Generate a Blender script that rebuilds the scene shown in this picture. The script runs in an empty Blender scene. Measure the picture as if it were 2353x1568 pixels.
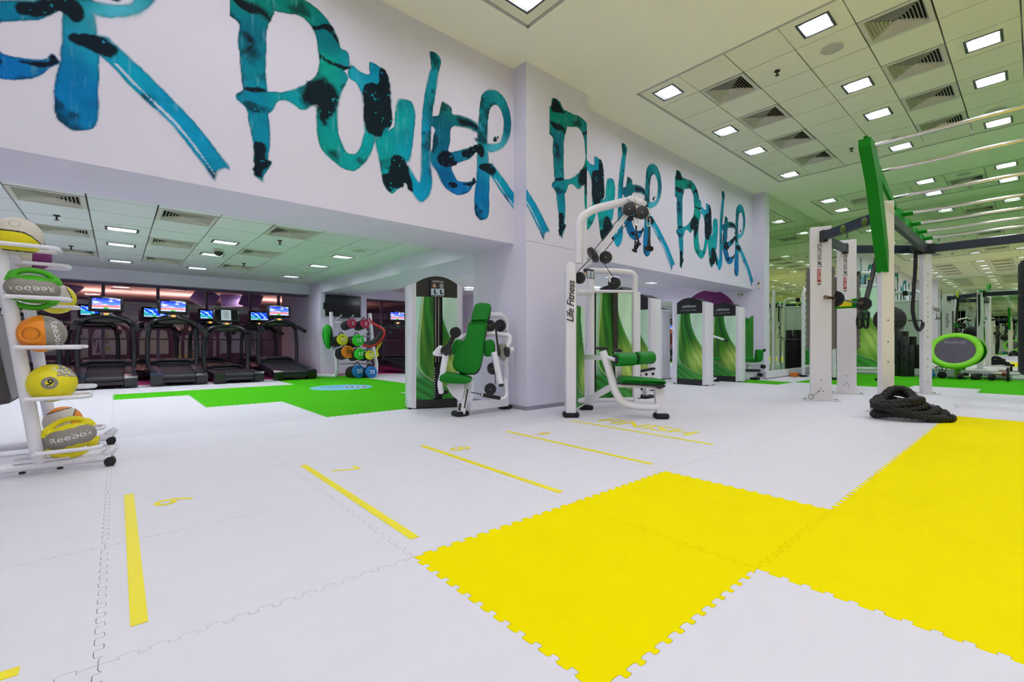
import bpy, bmesh, math, random
import numpy as np
from mathutils import Matrix, Vector
random.seed(7); rng = np.random.default_rng(7)
scene = bpy.context.scene
COL = scene.collection

# ------------------------------------------------------------------ camera
H_CAM = 0.845; FPX = 1048.546; CX = 1176.5; V0 = 788.757
YAW = math.radians(49.095); CC, SS = math.cos(YAW), math.sin(YAW)
cam_d = bpy.data.cameras.new('camera'); cam = bpy.data.objects.new('camera', cam_d); COL.objects.link(cam)
cam_d.sensor_fit = 'HORIZONTAL'; cam_d.sensor_width = 36.0; cam_d.lens = FPX / 2353 * 36.0
cam_d.shift_y = (V0 - 784.0) / 2353; cam_d.clip_start = 0.05; cam_d.clip_end = 200
FWD = Vector((CC, SS, 0)); RGT = Vector((SS, -CC, 0)); UPV = Vector((0, 0, 1))
cam.matrix_world = Matrix(((RGT.x, 0, -FWD.x, 0), (RGT.y, 0, -FWD.y, 0), (0, 1, 0, H_CAM), (0, 0, 0, 1)))
scene.camera = cam

# ------------------------------------------------------------------ world, exposure
world = bpy.data.worlds.new('world'); scene.world = world; world.use_nodes = True
world.node_tree.nodes['Background'].inputs[0].default_value = (0.55, 0.5, 0.65, 1)
world.node_tree.nodes['Background'].inputs[1].default_value = 0.02
scene.view_settings.view_transform = 'Standard'; scene.view_settings.look = 'None'
scene.view_settings.gamma = 1.0; scene.view_settings.use_curve_mapping = False
scene.view_settings.exposure = 0.82
LAMP_HIGH = 42.0     # radiance of the tall room's downlights
LAMP_LOW = 60.0      # radiance of the low area's downlights

# ------------------------------------------------------------------ pixel -> place
def ray(u, v):
    r = (u - CX) / FPX
    return Vector((CC + SS * r, SS - CC * r, (V0 - v) / FPX))
def GP(u, v, z=0.0):
    d = ray(u, v); t = (z - H_CAM) / d.z; return Vector((d.x * t, d.y * t, z))
def PX(u, v, x):
    d = ray(u, v); t = x / d.x; return Vector((x, d.y * t, H_CAM + d.z * t))
def PY(u, v, y):
    d = ray(u, v); t = y / d.y; return Vector((d.x * t, y, H_CAM + d.z * t))
def PD(u, v, F):
    d = ray(u, v); return Vector((d.x * F, d.y * F, H_CAM + d.z * F))
def pix(p):
    F = CC * p[0] + SS * p[1]; R = SS * p[0] - CC * p[1]
    return (CX + FPX * R / max(F, 1e-6), V0 - FPX * (p[2] - H_CAM) / max(F, 1e-6), F)

# ------------------------------------------------------------------ colour, materials
def lin(c):
    c = np.asarray(c, float) / 255.0
    return np.where(c <= 0.04045, c / 12.92, ((c + 0.055) / 1.055) ** 2.4)
def S(r, g, b):
    x = lin((r, g, b)); return (float(x[0]), float(x[1]), float(x[2]), 1.0)
MATS = {}
def mat(name, col, rough=0.5, metal=0.0, var=0.0, scale=20.0, bump=0.0, bscale=120.0, emit=0.0, coat=0.0, stretch=None, spec=0.5):
    if name in MATS: return MATS[name]
    m = bpy.data.materials.new(name); m.use_nodes = True
    nt = m.node_tree; b = nt.nodes['Principled BSDF']
    b.inputs['Base Color'].default_value = col; b.inputs['Roughness'].default_value = rough
    b.inputs['Metallic'].default_value = metal; b.inputs['Specular IOR Level'].default_value = spec
    if coat: b.inputs['Coat Weight'].default_value = coat; b.inputs['Coat Roughness'].default_value = 0.1
    if var or bump:
        tc = nt.nodes.new('ShaderNodeTexCoord'); mp = nt.nodes.new('ShaderNodeMapping')
        nt.links.new(tc.outputs['Object'], mp.inputs[0])
        if stretch: mp.inputs['Scale'].default_value = stretch
    if var:
        n = nt.nodes.new('ShaderNodeTexNoise'); n.inputs['Scale'].default_value = scale; n.inputs['Detail'].default_value = 4
        nt.links.new(mp.outputs[0], n.inputs['Vector'])
        mx = nt.nodes.new('ShaderNodeMix'); mx.data_type = 'RGBA'
        nt.links.new(n.outputs['Fac'], mx.inputs['Factor'])
        mx.inputs['A'].default_value = tuple(max(0, c * (1 - var)) for c in col[:3]) + (1,)
        mx.inputs['B'].default_value = tuple(min(1, c * (1 + var)) for c in col[:3]) + (1,)
        nt.links.new(mx.outputs['Result'], b.inputs['Base Color'])
    if bump:
        n2 = nt.nodes.new('ShaderNodeTexNoise'); n2.inputs['Scale'].default_value = bscale
        nt.links.new(mp.outputs[0], n2.inputs['Vector'])
        bp = nt.nodes.new('ShaderNodeBump'); bp.inputs['Strength'].default_value = bump; bp.inputs['Distance'].default_value = 0.01
        nt.links.new(n2.outputs['Fac'], bp.inputs['Height']); nt.links.new(bp.outputs[0], b.inputs['Normal'])
    if emit:
        b.inputs['Emission Color'].default_value = col; b.inputs['Emission Strength'].default_value = emit
    MATS[name] = m; return m
def mat_emit(name, col, strength):
    if name in MATS: return MATS[name]
    m = bpy.data.materials.new(name); m.use_nodes = True; nt = m.node_tree; nt.nodes.clear()
    e = nt.nodes.new('ShaderNodeEmission'); e.inputs[0].default_value = col; e.inputs[1].default_value = strength
    o = nt.nodes.new('ShaderNodeOutputMaterial'); nt.links.new(e.outputs[0], o.inputs[0])
    MATS[name] = m; return m
def mat_vcol(name, rough=0.6, emit=0.0, grain=0.0):
    if name in MATS: return MATS[name]
    m = bpy.data.materials.new(name); m.use_nodes = True; nt = m.node_tree; b = nt.nodes['Principled BSDF']
    a = nt.nodes.new('ShaderNodeVertexColor'); a.layer_name = 'Col'
    src = a.outputs['Color']
    if grain:
        n = nt.nodes.new('ShaderNodeTexNoise'); n.inputs['Scale'].default_value = 160; n.inputs['Detail'].default_value = 3
        tc = nt.nodes.new('ShaderNodeTexCoord'); nt.links.new(tc.outputs['Object'], n.inputs['Vector'])
        mr = nt.nodes.new('ShaderNodeMapRange'); mr.inputs['To Min'].default_value = 1 - grain; mr.inputs['To Max'].default_value = 1 + grain
        nt.links.new(n.outputs['Fac'], mr.inputs['Value'])
        vm = nt.nodes.new('ShaderNodeVectorMath'); vm.operation = 'SCALE'
        nt.links.new(src, vm.inputs[0]); nt.links.new(mr.outputs[0], vm.inputs['Scale']); src = vm.outputs[0]
    nt.links.new(src, b.inputs['Base Color']); b.inputs['Roughness'].default_value = rough
    b.inputs['Specular IOR Level'].default_value = 0.12 if grain else 0.4
    if emit:
        nt.links.new(src, b.inputs['Emission Color']); b.inputs['Emission Strength'].default_value = emit
    MATS[name] = m; return m
def mat_mirror(name, col):
    if name in MATS: return MATS[name]
    m = bpy.data.materials.new(name); m.use_nodes = True; nt = m.node_tree; b = nt.nodes['Principled BSDF']
    b.inputs['Base Color'].default_value = col; b.inputs['Metallic'].default_value = 1; b.inputs['Roughness'].default_value = 0.0
    MATS[name] = m; return m
def mat_glass(name, tint, refl=0.12):
    if name in MATS: return MATS[name]
    m = bpy.data.materials.new(name); m.use_nodes = True; nt = m.node_tree; nt.nodes.clear()
    t = nt.nodes.new('ShaderNodeBsdfTransparent'); t.inputs[0].default_value = tint
    g = nt.nodes.new('ShaderNodeBsdfGlossy'); g.inputs['Roughness'].default_value = 0.0
    mx = nt.nodes.new('ShaderNodeMixShader'); mx.inputs[0].default_value = refl
    o = nt.nodes.new('ShaderNodeOutputMaterial')
    nt.links.new(t.outputs[0], mx.inputs[1]); nt.links.new(g.outputs[0], mx.inputs[2]); nt.links.new(mx.outputs[0], o.inputs[0])
    MATS[name] = m; return m

# ------------------------------------------------------------------ mesh builder
def fillet(pts, r, n=6):
    pts = [Vector(p) for p in pts]; out = [pts[0]]
    for i in range(1, len(pts) - 1):
        a, b, c = pts[i - 1], pts[i], pts[i + 1]
        d1, d2 = (a - b), (c - b); l = min(r, d1.length * 0.49, d2.length * 0.49)
        p0, p2 = b + d1.normalized() * l, b + d2.normalized() * l
        for k in range(n + 1):
            t = k / n; out.append(p0 * (1 - t) ** 2 + b * 2 * t * (1 - t) + p2 * t * t)
    out.append(pts[-1]); return out
def catmull(pts, n=6, closed=False):
    P = [np.array(p, float) for p in pts]; out = []; N = len(P)
    rngN = range(N if closed else N - 1)
    for i in rngN:
        if closed: p0, p1, p2, p3 = P[(i - 1) % N], P[i], P[(i + 1) % N], P[(i + 2) % N]
        else: p0, p1, p2, p3 = P[max(i - 1, 0)], P[i], P[i + 1], P[min(i + 2, N - 1)]
        for k in range(n):
            t = k / n
            out.append(0.5 * ((2 * p1) + (-p0 + p2) * t + (2 * p0 - 5 * p1 + 4 * p2 - p3) * t * t + (-p0 + 3 * p1 - 3 * p2 + p3) * t ** 3))
    if not closed: out.append(P[-1])
    return out
_rb = {}
class MB:
    def __init__(s): s.v = []; s.f = []; s.m = []
    def add(s, V, Fc, mi=0, M=None):
        o = len(s.v)
        for p in V:
            q = Vector(p)
            if M is not None: q = M @ q
            s.v.append((q.x, q.y, q.z))
        for fc in Fc: s.f.append(tuple(i + o for i in fc)); s.m.append(mi)
        return s
    def box(s, c, d, M=None, mi=0):
        x, y, z = d[0] / 2, d[1] / 2, d[2] / 2; c = Vector(c)
        V = [c + Vector((i * x, j * y, k * z)) for i in (-1, 1) for j in (-1, 1) for k in (-1, 1)]
        return s.add(V, [(0, 1, 3, 2), (4, 6, 7, 5), (0, 4, 5, 1), (2, 3, 7, 6), (0, 2, 6, 4), (1, 5, 7, 3)], mi, M)
    def bb(s, x0, x1, y0, y1, z0, z1, mi=0, M=None):
        return s.box(((x0 + x1) / 2, (y0 + y1) / 2, (z0 + z1) / 2), (abs(x1 - x0), abs(y1 - y0), abs(z1 - z0)), M, mi)
    def rbox(s, c, d, r, seg=2, M=None, mi=0):
        key = (round(d[0], 4), round(d[1], 4), round(d[2], 4), round(r, 4), seg)
        if key not in _rb:
            bm = bmesh.new(); bmesh.ops.create_cube(bm, size=1)
            for v in bm.verts: v.co = Vector((v.co.x * d[0], v.co.y * d[1], v.co.z * d[2]))
            bmesh.ops.bevel(bm, geom=list(bm.edges), offset=min(r, min(d) * 0.49), segments=seg, profile=0.5, affect='EDGES')
            bm.verts.ensure_lookup_table(); bm.verts.index_update()
            _rb[key] = ([tuple(v.co) for v in bm.verts], [tuple(v.index for v in f.verts) for f in bm.faces]); bm.free()
        V, Fc = _rb[key]; c = Vector(c)
        return s.add([Vector(p) + c for p in V], Fc, mi, M)
    def tube(s, pts, r, n=10, closed=False, cap=True, mi=0, M=None, flat=None):
        P = [Vector(p) for p in pts]
        P = [p for i, p in enumerate(P) if i == 0 or (p - P[i - 1]).length > 1e-5]
        N = len(P); V = []; rs = r if isinstance(r, (list, tuple)) else [r] * N
        up = None
        for i in range(N):
            if closed: t = (P[(i + 1) % N] - P[i - 1])
            else: t = P[min(i + 1, N - 1)] - P[max(i - 1, 0)]
            t.normalize()
            if up is None:
                up = Vector((0, 0, 1)) if abs(t.z) < 0.9 else Vector((1, 0, 0))
                if flat is not None: up = Vector(flat)
            a = t.cross(up)
            if a.length < 1e-6: a = t.orthogonal()
            a.normalize(); up = a.cross(t).normalized(); b = up
            for k in range(n):
                w = 2 * math.pi * k / n; V.append(P[i] + a * (math.cos(w) * rs[min(i, len(rs) - 1)]) + b * (math.sin(w) * rs[min(i, len(rs) - 1)]))
        Fc = []
        for i in range(N if closed else N - 1):
            j = (i + 1) % N
            for k in range(n):
                l = (k + 1) % n; Fc.append((i * n + k, i * n + l, j * n + l, j * n + k))
        if cap and not closed: Fc.append(tuple(range(n - 1, -1, -1))); Fc.append(tuple((N - 1) * n + k for k in range(n)))
        return s.add(V, Fc, mi, M)
    def bar(s, p0, p1, w, h, up=(0, 0, 1), mi=0):
        p0, p1 = Vector(p0), Vector(p1); t = (p1 - p0).normalized(); a = t.cross(Vector(up))
        if a.length < 1e-5: a = t.orthogonal()
        a.normalize(); b = a.cross(t)
        V = [p + a * (i * w / 2) + b * (j * h / 2) for p in (p0, p1) for i, j in ((-1, -1), (1, -1), (1, 1), (-1, 1))]
        return s.add(V, [(3, 2, 1, 0), (4, 5, 6, 7), (0, 1, 5, 4), (1, 2, 6, 5), (2, 3, 7, 6), (3, 0, 4, 7)], mi)
    def cyl(s, p0, p1, r, n=16, r1=None, mi=0):
        return s.tube([p0, p1], [r, r if r1 is None else r1], n, mi=mi)
    def lathe(s, prof, n=24, M=None, mi=0, cap=True):
        V = []; Fc = []; K = len(prof)
        for r, z in prof:
            for k in range(n):
                w = 2 * math.pi * k / n; V.append((r * math.cos(w), r * math.sin(w), z))
        for i in range(K - 1):
            for k in range(n):
                l = (k + 1) % n; Fc.append((i * n + k, i * n + l, (i + 1) * n + l, (i + 1) * n + k))
        if cap: Fc.append(tuple(range(n - 1, -1, -1))); Fc.append(tuple((K - 1) * n + k for k in range(n)))
        return s.add(V, Fc, mi, M)
    def ell(s, c, r, nu=24, nv=14, M=None, mi=None):
        V = []; Fc = []; ms = []
        r = (r, r, r) if not isinstance(r, (tuple, list)) else r
        for i in range(nv + 1):
            ph = math.pi * i / nv
            for k in range(nu):
                th = 2 * math.pi * k / nu
                V.append(Vector((math.sin(ph) * math.cos(th), math.sin(ph) * math.sin(th), math.cos(ph))))
        o = len(s.v)
        for q in V:
            w = Vector((q.x * r[0], q.y * r[1], q.z * r[2]))
            if M is not None: w = M @ w
            w = w + Vector(c); s.v.append((w.x, w.y, w.z))
        for i in range(nv):
            for k in range(nu):
                l = (k + 1) % nu; a, b, cc, d = i * nu + k, i * nu + l, (i + 1) * nu + l, (i + 1) * nu + k
                q = (V[a] + V[b] + V[cc] + V[d]) / 4
                s.f.append((a + o, d + o, cc + o, b + o)); s.m.append(mi(q) if callable(mi) else (mi or 0))
        return s
    def prism(s, poly, depth, M=None, mi=0, z0=0.0):
        n = len(poly); V = [(p[0], p[1], z0) for p in poly] + [(p[0], p[1], z0 + depth) for p in poly]
        Fc = [tuple(range(n - 1, -1, -1)), tuple(range(n, 2 * n))] + [(i, (i + 1) % n, n + (i + 1) % n, n + i) for i in range(n)]
        return s.add(V, Fc, mi, M)
    def pad(s, poly, depth, bev, M=None, mi=0, seg=3):
        """cushion: outline with rounded front edge; front at z=depth"""
        P = np.array(poly, float); n = len(P); rings = []
        def inset(d):
            out = []
            for i in range(n):
                a, b, c = P[i - 1], P[i], P[(i + 1) % n]
                e1 = (b - a) / max(np.linalg.norm(b - a), 1e-9); e2 = (c - b) / max(np.linalg.norm(c - b), 1e-9)
                nrm = np.array([-(e1[1] + e2[1]), e1[0] + e2[0]]); l = np.linalg.norm(nrm)
                nrm = nrm / l if l > 1e-6 else nrm
                out.append(b + nrm * d * sgn)
            return out
        area = 0.5 * sum(P[i - 1][0] * P[i][1] - P[i][0] * P[i - 1][1] for i in range(n)); sgn = 1 if area > 0 else -1
        for z, d in [(0, bev * .3), (bev * .3, 0), (depth - bev, 0)] + [(depth - bev + bev * math.sin(a), bev * (1 - math.cos(a))) for a in [math.pi / 2 * (k + 1) / seg for k in range(seg)]]:
            rings.append([(q[0], q[1], z) for q in inset(d)])
        V = [p for r_ in rings for p in r_]; Fc = []
        for i in range(len(rings) - 1):
            for k in range(n):
                l = (k + 1) % n; Fc.append((i * n + k, i * n + l, (i + 1) * n + l, (i + 1) * n + k))
        Fc.append(tuple(range(n - 1, -1, -1))); Fc.append(tuple((len(rings) - 1) * n + k for k in range(n)))
        return s.add(V, Fc, mi, M)
    def mesh(s, name, mats, angle=35):
        me = bpy.data.meshes.new(name); me.from_pydata(s.v, [], s.f)
        for m_ in (mats if isinstance(mats, (list, tuple)) else [mats]): me.materials.append(m_)
        if any(s.m): me.polygons.foreach_set('material_index', s.m)
        bm = bmesh.new(); bm.from_mesh(me); bmesh.ops.recalc_face_normals(bm, faces=bm.faces); bm.to_mesh(me); bm.free()
        me.polygons.foreach_set('use_smooth', [True] * len(me.polygons)); me.set_sharp_from_angle(angle=math.radians(angle))
        me.update(); return me
    def build(s, name, mats, parent=None, world=False, angle=35):
        if world and parent is not None:
            l = parent.location; s.v = [(p[0] - l.x, p[1] - l.y, p[2] - l.z) for p in s.v]
        return link(name, s.mesh(name, mats, angle), parent)
def link(name, me, parent=None, loc=None, rot=None):
    o = bpy.data.objects.new(name, me); COL.objects.link(o); o.parent = parent
    if loc is not None: o.location = loc
    if rot is not None: o.rotation_euler = rot
    return o
def tag(o, label, cat=None, group=None, kind=None):
    if label: o['label'] = label
    if cat: o['category'] = cat
    if group: o['group'] = group
    if kind: o['kind'] = kind
    return o
def thing(name, label, cat, loc=(0, 0, 0), rot=(0, 0, 0), group=None):
    o = bpy.data.objects.new(name, None); COL.objects.link(o); o.location = loc; o.rotation_euler = rot
    o.empty_display_size = 0.1
    return tag(o, label, cat, group)
def struct(name, mb, m, parent=None, label=None):
    o = mb.build(name, m, parent, angle=30); o['kind'] = 'structure'
    if label: o['label'] = label
    return o
def copy_tree(o, parent=None):
    c = o.copy(); COL.objects.link(c); c.parent = parent
    for ch in list(o.children): copy_tree(ch, c)
    return c
ORD = ['first', 'second', 'third', 'fourth', 'fifth', 'sixth', 'seventh', 'eighth', 'ninth', 'tenth', 'eleventh', 'twelfth']

# text as mesh data: returns (verts, faces) centred, in XY
_txt = {}
def text_data(body, size, shear=0.0, bold=0.0, spacing=1.0, align='CENTER'):
    key = (body, shear, bold, spacing, align)
    if key not in _txt:
        cu = bpy.data.curves.new('t', 'FONT'); cu.body = body; cu.size = 1.0; cu.shear = shear; cu.align_x = align; cu.align_y = 'CENTER'
        cu.offset = bold; cu.space_character = spacing; cu.resolution_u = 3; cu.fill_mode = 'FRONT'
        ob = bpy.data.objects.new('t', cu); COL.objects.link(ob)
        dg = bpy.context.evaluated_depsgraph_get(); me = bpy.data.meshes.new_from_object(ob.evaluated_get(dg))
        _txt[key] = ([tuple(v.co) for v in me.vertices], [tuple(p.vertices) for p in me.polygons])
        bpy.data.objects.remove(ob); bpy.data.curves.remove(cu); bpy.data.meshes.remove(me)
    V, Fc = _txt[key]; return [(p[0] * size, p[1] * size, p[2]) for p in V], Fc
def frame(o, x, y):
    """matrix whose local x, y run along world x, y directions at origin o"""
    x = Vector(x).normalized(); y = Vector(y); y = (y - x * y.dot(x)).normalized(); z = x.cross(y)
    return Matrix(((x.x, y.x, z.x, o[0]), (x.y, y.y, z.y, o[1]), (x.z, y.z, z.z, o[2]), (0, 0, 0, 1)))
def add_text(mb, body, size, M, shear=0.0, bold=0.0, spacing=1.0, mi=0, align='CENTER'):
    V, Fc = text_data(body, size, shear, bold, spacing, align); mb.add(V, Fc, mi, M); return mb
def flat_mesh(mb, name, m, parent=None, world=False):
    """mesh without normal recalculation (open print layers)"""
    if world and parent is not None:
        l = parent.location; mb.v = [(p[0] - l.x, p[1] - l.y, p[2] - l.z) for p in mb.v]
    me = bpy.data.meshes.new(name); me.from_pydata(mb.v, [], mb.f)
    for m_ in (m if isinstance(m, (list, tuple)) else [m]): me.materials.append(m_)
    if any(mb.m): me.polygons.foreach_set('material_index', mb.m)
    me.update(); return link(name, me, parent)
def vcol_grid(name, nu, nv, posfn, colfn, m, parent=None, keep=None, world=False):
    """grid print: posfn(U,V)->(n,3), colfn(U,V)->(n,3) linear; U,V in 0..1"""
    U, V = np.meshgrid(np.linspace(0, 1, nu + 1), np.linspace(0, 1, nv + 1), indexing='ij'); U = U.ravel(); V = V.ravel()
    P = posfn(U, V); C = colfn(U, V)
    if world and parent is not None: P = P - np.array(parent.location)
    idx = np.arange((nu + 1) * (nv + 1)).reshape(nu + 1, nv + 1)
    Q = np.stack([idx[:-1, :-1], idx[1:, :-1], idx[1:, 1:], idx[:-1, 1:]], -1).reshape(-1, 4)
    if keep is not None: k = keep(U, V); Q = Q[k[Q].any(1)]
    return np_mesh(name, P, Q, C, m, parent)
def np_mesh(name, P, Q, C, m, parent=None):
    used = np.unique(Q); re = np.zeros(len(P), int); re[used] = np.arange(len(used)); P = P[used]; C = C[used]; Q = re[Q]
    me = bpy.data.meshes.new(name); me.vertices.add(len(P)); me.vertices.foreach_set('co', P.astype(np.float32).ravel())
    me.loops.add(Q.size); me.loops.foreach_set('vertex_index', Q.astype(np.int32).ravel())
    me.polygons.add(len(Q)); me.polygons.foreach_set('loop_start', (np.arange(len(Q)) * 4).astype(np.int32))
    me.update(calc_edges=True)
    ca = me.color_attributes.new('Col', 'FLOAT_COLOR', 'POINT')
    ca.data.foreach_set('color', np.concatenate([np.clip(C, 0, 1), np.ones((len(C), 1))], 1).astype(np.float32).ravel())
    me.materials.append(m); me.validate(); return link(name, me, parent)

# ------------------------------------------------------------------ shared materials
M_WALL = mat('wall_paint', S(222, 217, 234), 0.7, var=0.025, scale=1.6, bump=0.03, bscale=90)
WALL_LIN = np.array(S(222, 217, 234)[:3])
M_CEIL = mat('ceiling_paint', S(246, 244, 222), 0.8, var=0.02, scale=1.2)
M_TILE = mat('ceiling_tile', S(233, 232, 208), 0.9, var=0.05, scale=240)
M_TBAR = mat('ceiling_grid_metal', S(120, 118, 112), 0.6)
M_VOID = mat('dark_void', S(18, 18, 18), 0.9)
M_WHITE = mat('white_powder_coat', S(228, 225, 235), 0.3, var=0.02, scale=6, coat=0.3)
M_BLACK = mat('black_plastic', S(22, 22, 25), 0.42, var=0.15, scale=30)
M_RUBBER = mat('black_rubber', S(19, 19, 21), 0.75, var=0.2, scale=60, bump=0.15)
M_CHAR = mat('charcoal_plastic', S(32, 31, 37), 0.4, var=0.08, scale=20)
M_CHROME = mat('chrome', S(215, 210, 208), 0.16, 1.0)
M_STEEL = mat('brushed_steel', S(150, 148, 145), 0.35, 1.0, var=0.1, scale=60)
M_GREENPAD = mat('green_vinyl', S(0, 118, 22), 0.42, var=0.06, scale=14, bump=0.04, bscale=60, spec=0.28)
M_NAVY = mat('navy_steel', S(30, 36, 52), 0.4, var=0.1, scale=12)
M_GREEN = mat('green_steel', S(0, 124, 8), 0.5, var=0.06, scale=10, spec=0.2)
M_YELLOW = mat('yellow_mat', S(235, 218, 0), 0.7, var=0.03, scale=5, bump=0.06, bscale=300, spec=0.02)
M_GREENMAT = mat('green_mat', S(72, 174, 22), 0.7, var=0.07, scale=7, bump=0.06, bscale=300, spec=0.02)
M_MAGENTA = mat('magenta_mat', S(196, 40, 130), 0.6, var=0.08, scale=9)
M_MAT = mat('white_mat', S(216, 213, 220), 0.55, var=0.035, scale=6, bump=0.05, bscale=260, stretch=(0.5, 2.5, 1), spec=0.3)
M_TAPE = mat('yellow_tape', S(236, 222, 0), 0.45)
M_SEAM = mat('mat_seam', S(120, 112, 118), 0.9)
M_MIRROR = mat_mirror('mirror_glass', (0.76, 0.84, 0.70, 1))
M_TEXTW = mat('white_print', S(226, 228, 230), 0.5)
M_TEXTK = mat('black_print', S(16, 16, 18), 0.5)
M_TILEL = mat('ceiling_tile_low', S(220, 224, 224), 0.9, var=0.05, scale=240)
M_CEILL = mat('ceiling_paint_low', S(226, 228, 228), 0.8, var=0.02, scale=1.2)
M_VC = mat_vcol('printed_graphic', 0.5)
M_VCP = mat_vcol('painted_ink', 0.7, grain=0.12)
M_SCREEN = mat_vcol('lit_screen', 0.2, emit=1.0)
# ================================================================== the setting
HC = 4.377                      # tall ceiling
XC0, XC1, YC0, YC1 = 3.874, 5.045, 4.20, 5.32   # column under the beam
YW = 4.438                      # mural wall plane
ZB = 2.125                      # underside of the mural beam
XE, YM = 11.42, 4.192           # end of the mural wall, side mirror plane
XM = 15.63                      # far mirror
XO, YO = -2.6, -6.0             # walls behind and to the right of the camera
ZL = 2.42                       # low ceiling
YP = 12.0                       # front of the far pillar
YB = 12.9                       # beam before the glass wall
YG = 15.7                       # glass wall

# ---------------------------------------------------------------- floor: jigsaw mats
TM, MX0, MY0 = 0.9244, -0.037, 0.69
def jig(n=13, d=0.0105):
    pts = [(0, 0), (.03, 0)]; p = .94 / n
    for k in range(n):
        a = .03 + k * p; w0, w1 = a + p * .24, a + p * .76
        pts += [(w0, -d), (w0 - p * .10, d), (w1 + p * .10, d), (w1, -d)]
    pts += [(.97, 0), (1, 0)]; out = [pts[0]]
    for q, r_ in zip(pts[:-1], pts[1:]):
        out += [(q[0] * .78 + r_[0] * .22, q[1] * .78 + r_[1] * .22), (q[0] * .22 + r_[0] * .78, q[1] * .22 + r_[1] * .78)]
    return out + [pts[-1]]
JIG = jig()
def tile_poly(gap=0.0008):
    e = [(a * TM, b) for a, b in JIG]
    bottom = [(x, y) for x, y in e]
    right = [(TM - y, x) for x, y in e]
    top = [(x, TM + y) for x, y in e][::-1]
    left = [(-y, x) for x, y in e][::-1]
    P = []
    for seg in (bottom, right, top, left): P += seg[:-1]
    P = np.array(P); n = len(P); out = []
    for i in range(n):
        a, b, c = P[i - 1], P[i], P[(i + 1) % n]
        e1 = (b - a) / np.linalg.norm(b - a); e2 = (c - b) / np.linalg.norm(c - b)
        nr = np.array([-(e1[1] + e2[1]), e1[0] + e2[0]]); l = np.linalg.norm(nr); nr = nr / l if l > 1e-6 else nr
        out.append(tuple(b + nr * gap))
    return out
TILE_MESH = {}
tp = tile_poly(); tq = [(0.001, 0.001), (TM - 0.001, 0.001), (TM - 0.001, TM - 0.001), (0.001, TM - 0.001)]
for key, mm in (('w', M_MAT), ('y', M_YELLOW), ('g', M_GREENMAT), ('m', M_MAGENTA)):
    TILE_MESH[key] = MB().prism(tp, 0.02, z0=-0.02).mesh('mat_tile', mm, 20)
def cell_colour(i, j):  # out-of-view cells get yellow and green to tint the light bounced to the ceiling
    if j == 0 and i in (1, 2): return 'y'
    if -4 <= j <= -1 and 2 <= i <= 7: return 'y'
    if i == 0 and j == 9: return 'g'
    if i == 1 and 7 <= j <= 9: return 'g'
    if i == 2 and 5 <= j <= 9: return 'g'
    if i == 3 and 5 <= j <= 11: return 'g'
    if i == 4 and 7 <= j <= 11: return 'g'
    if i >= 12 and (j in (1, 2) or j <= -1): return 'g'
    if i >= 13 and j == 0: return 'g'
    if i == 11 and j == 3: return 'g'
    if j >= 12 and i <= 9: return 'm'
    if j <= -2 and i >= 8: return 'g'  # unseen mats, green chosen for its bounce on the ceiling
    if j <= -5 and i < 8: return 'y' if i >= 0 else 'g'
    return 'w'
floor = struct('floor', MB().bb(XO - 0.2, 16.2, YO - 0.2, 22.5, -0.12, -0.021), M_SEAM)
cells = []
for i in range(-3, 18):
    for j in range(-8, 16):
        x, y = MX0 + i * TM, MY0 + j * TM
        if x > XM or (y > YM + 0.3 and x > XE): continue
        u, v, F = pix((x + TM / 2, y + TM / 2, 0))
        vis = F > 0.3 and -300 < u < 2650 and v < 1900
        cells.append((F if vis else 999 + abs(F), i, j, x, y, vis))
cells.sort()
rest = {k: MB() for k in TILE_MESH}; nt_ = 0
for F, i, j, x, y, vis in cells:
    k = cell_colour(i, j)
    if vis and nt_ < 285:
        link('tile', TILE_MESH[k], floor, loc=(x, y, 0)); nt_ += 1
    else:
        rest[k].add([(p[0] + x, p[1] + y, 0) for p in tp], [tuple(range(len(tp)))])
for k, mb in rest.items():
    if mb.v:
        o = flat_mesh(mb, 'tile_field', {'w': M_MAT, 'y': M_YELLOW, 'g': M_GREENMAT, 'm': M_MAGENTA}[k], floor); o['kind'] = 'stuff'

# floor markings
LX0, LXD, LYA, LYB = 0.0515, 0.9236, 3.326, 1.768
for k in range(5):
    x = LX0 + k * LXD
    MB().bb(x - 0.021, x + 0.021, LYB, LYA, 0.0004, 0.0018).build('tape_line', M_TAPE, floor)
    if k < 4:
        mb = MB(); add_text(mb, '6789'[k], 0.245, frame((x + 0.17, 3.03, 0.0012), (0, -1, 0), (1, 0, 0)), bold=0.006)
        flat_mesh(mb, 'floor_number', M_TAPE, floor)
MB().bb(-1.6, -0.19, 1.70, 1.742, 0.0004, 0.0018).build('tape_line', M_TAPE, floor)
mb = MB(); add_text(mb, 'FINISH', 0.375, frame((LX0 + 4 * LXD + 0.30, 2.62, 0.0012), (0, -1, 0), (1, 0, 0)), bold=0.012, spacing=0.98)
flat_mesh(mb, 'floor_lettering', M_TAPE, floor)
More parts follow.
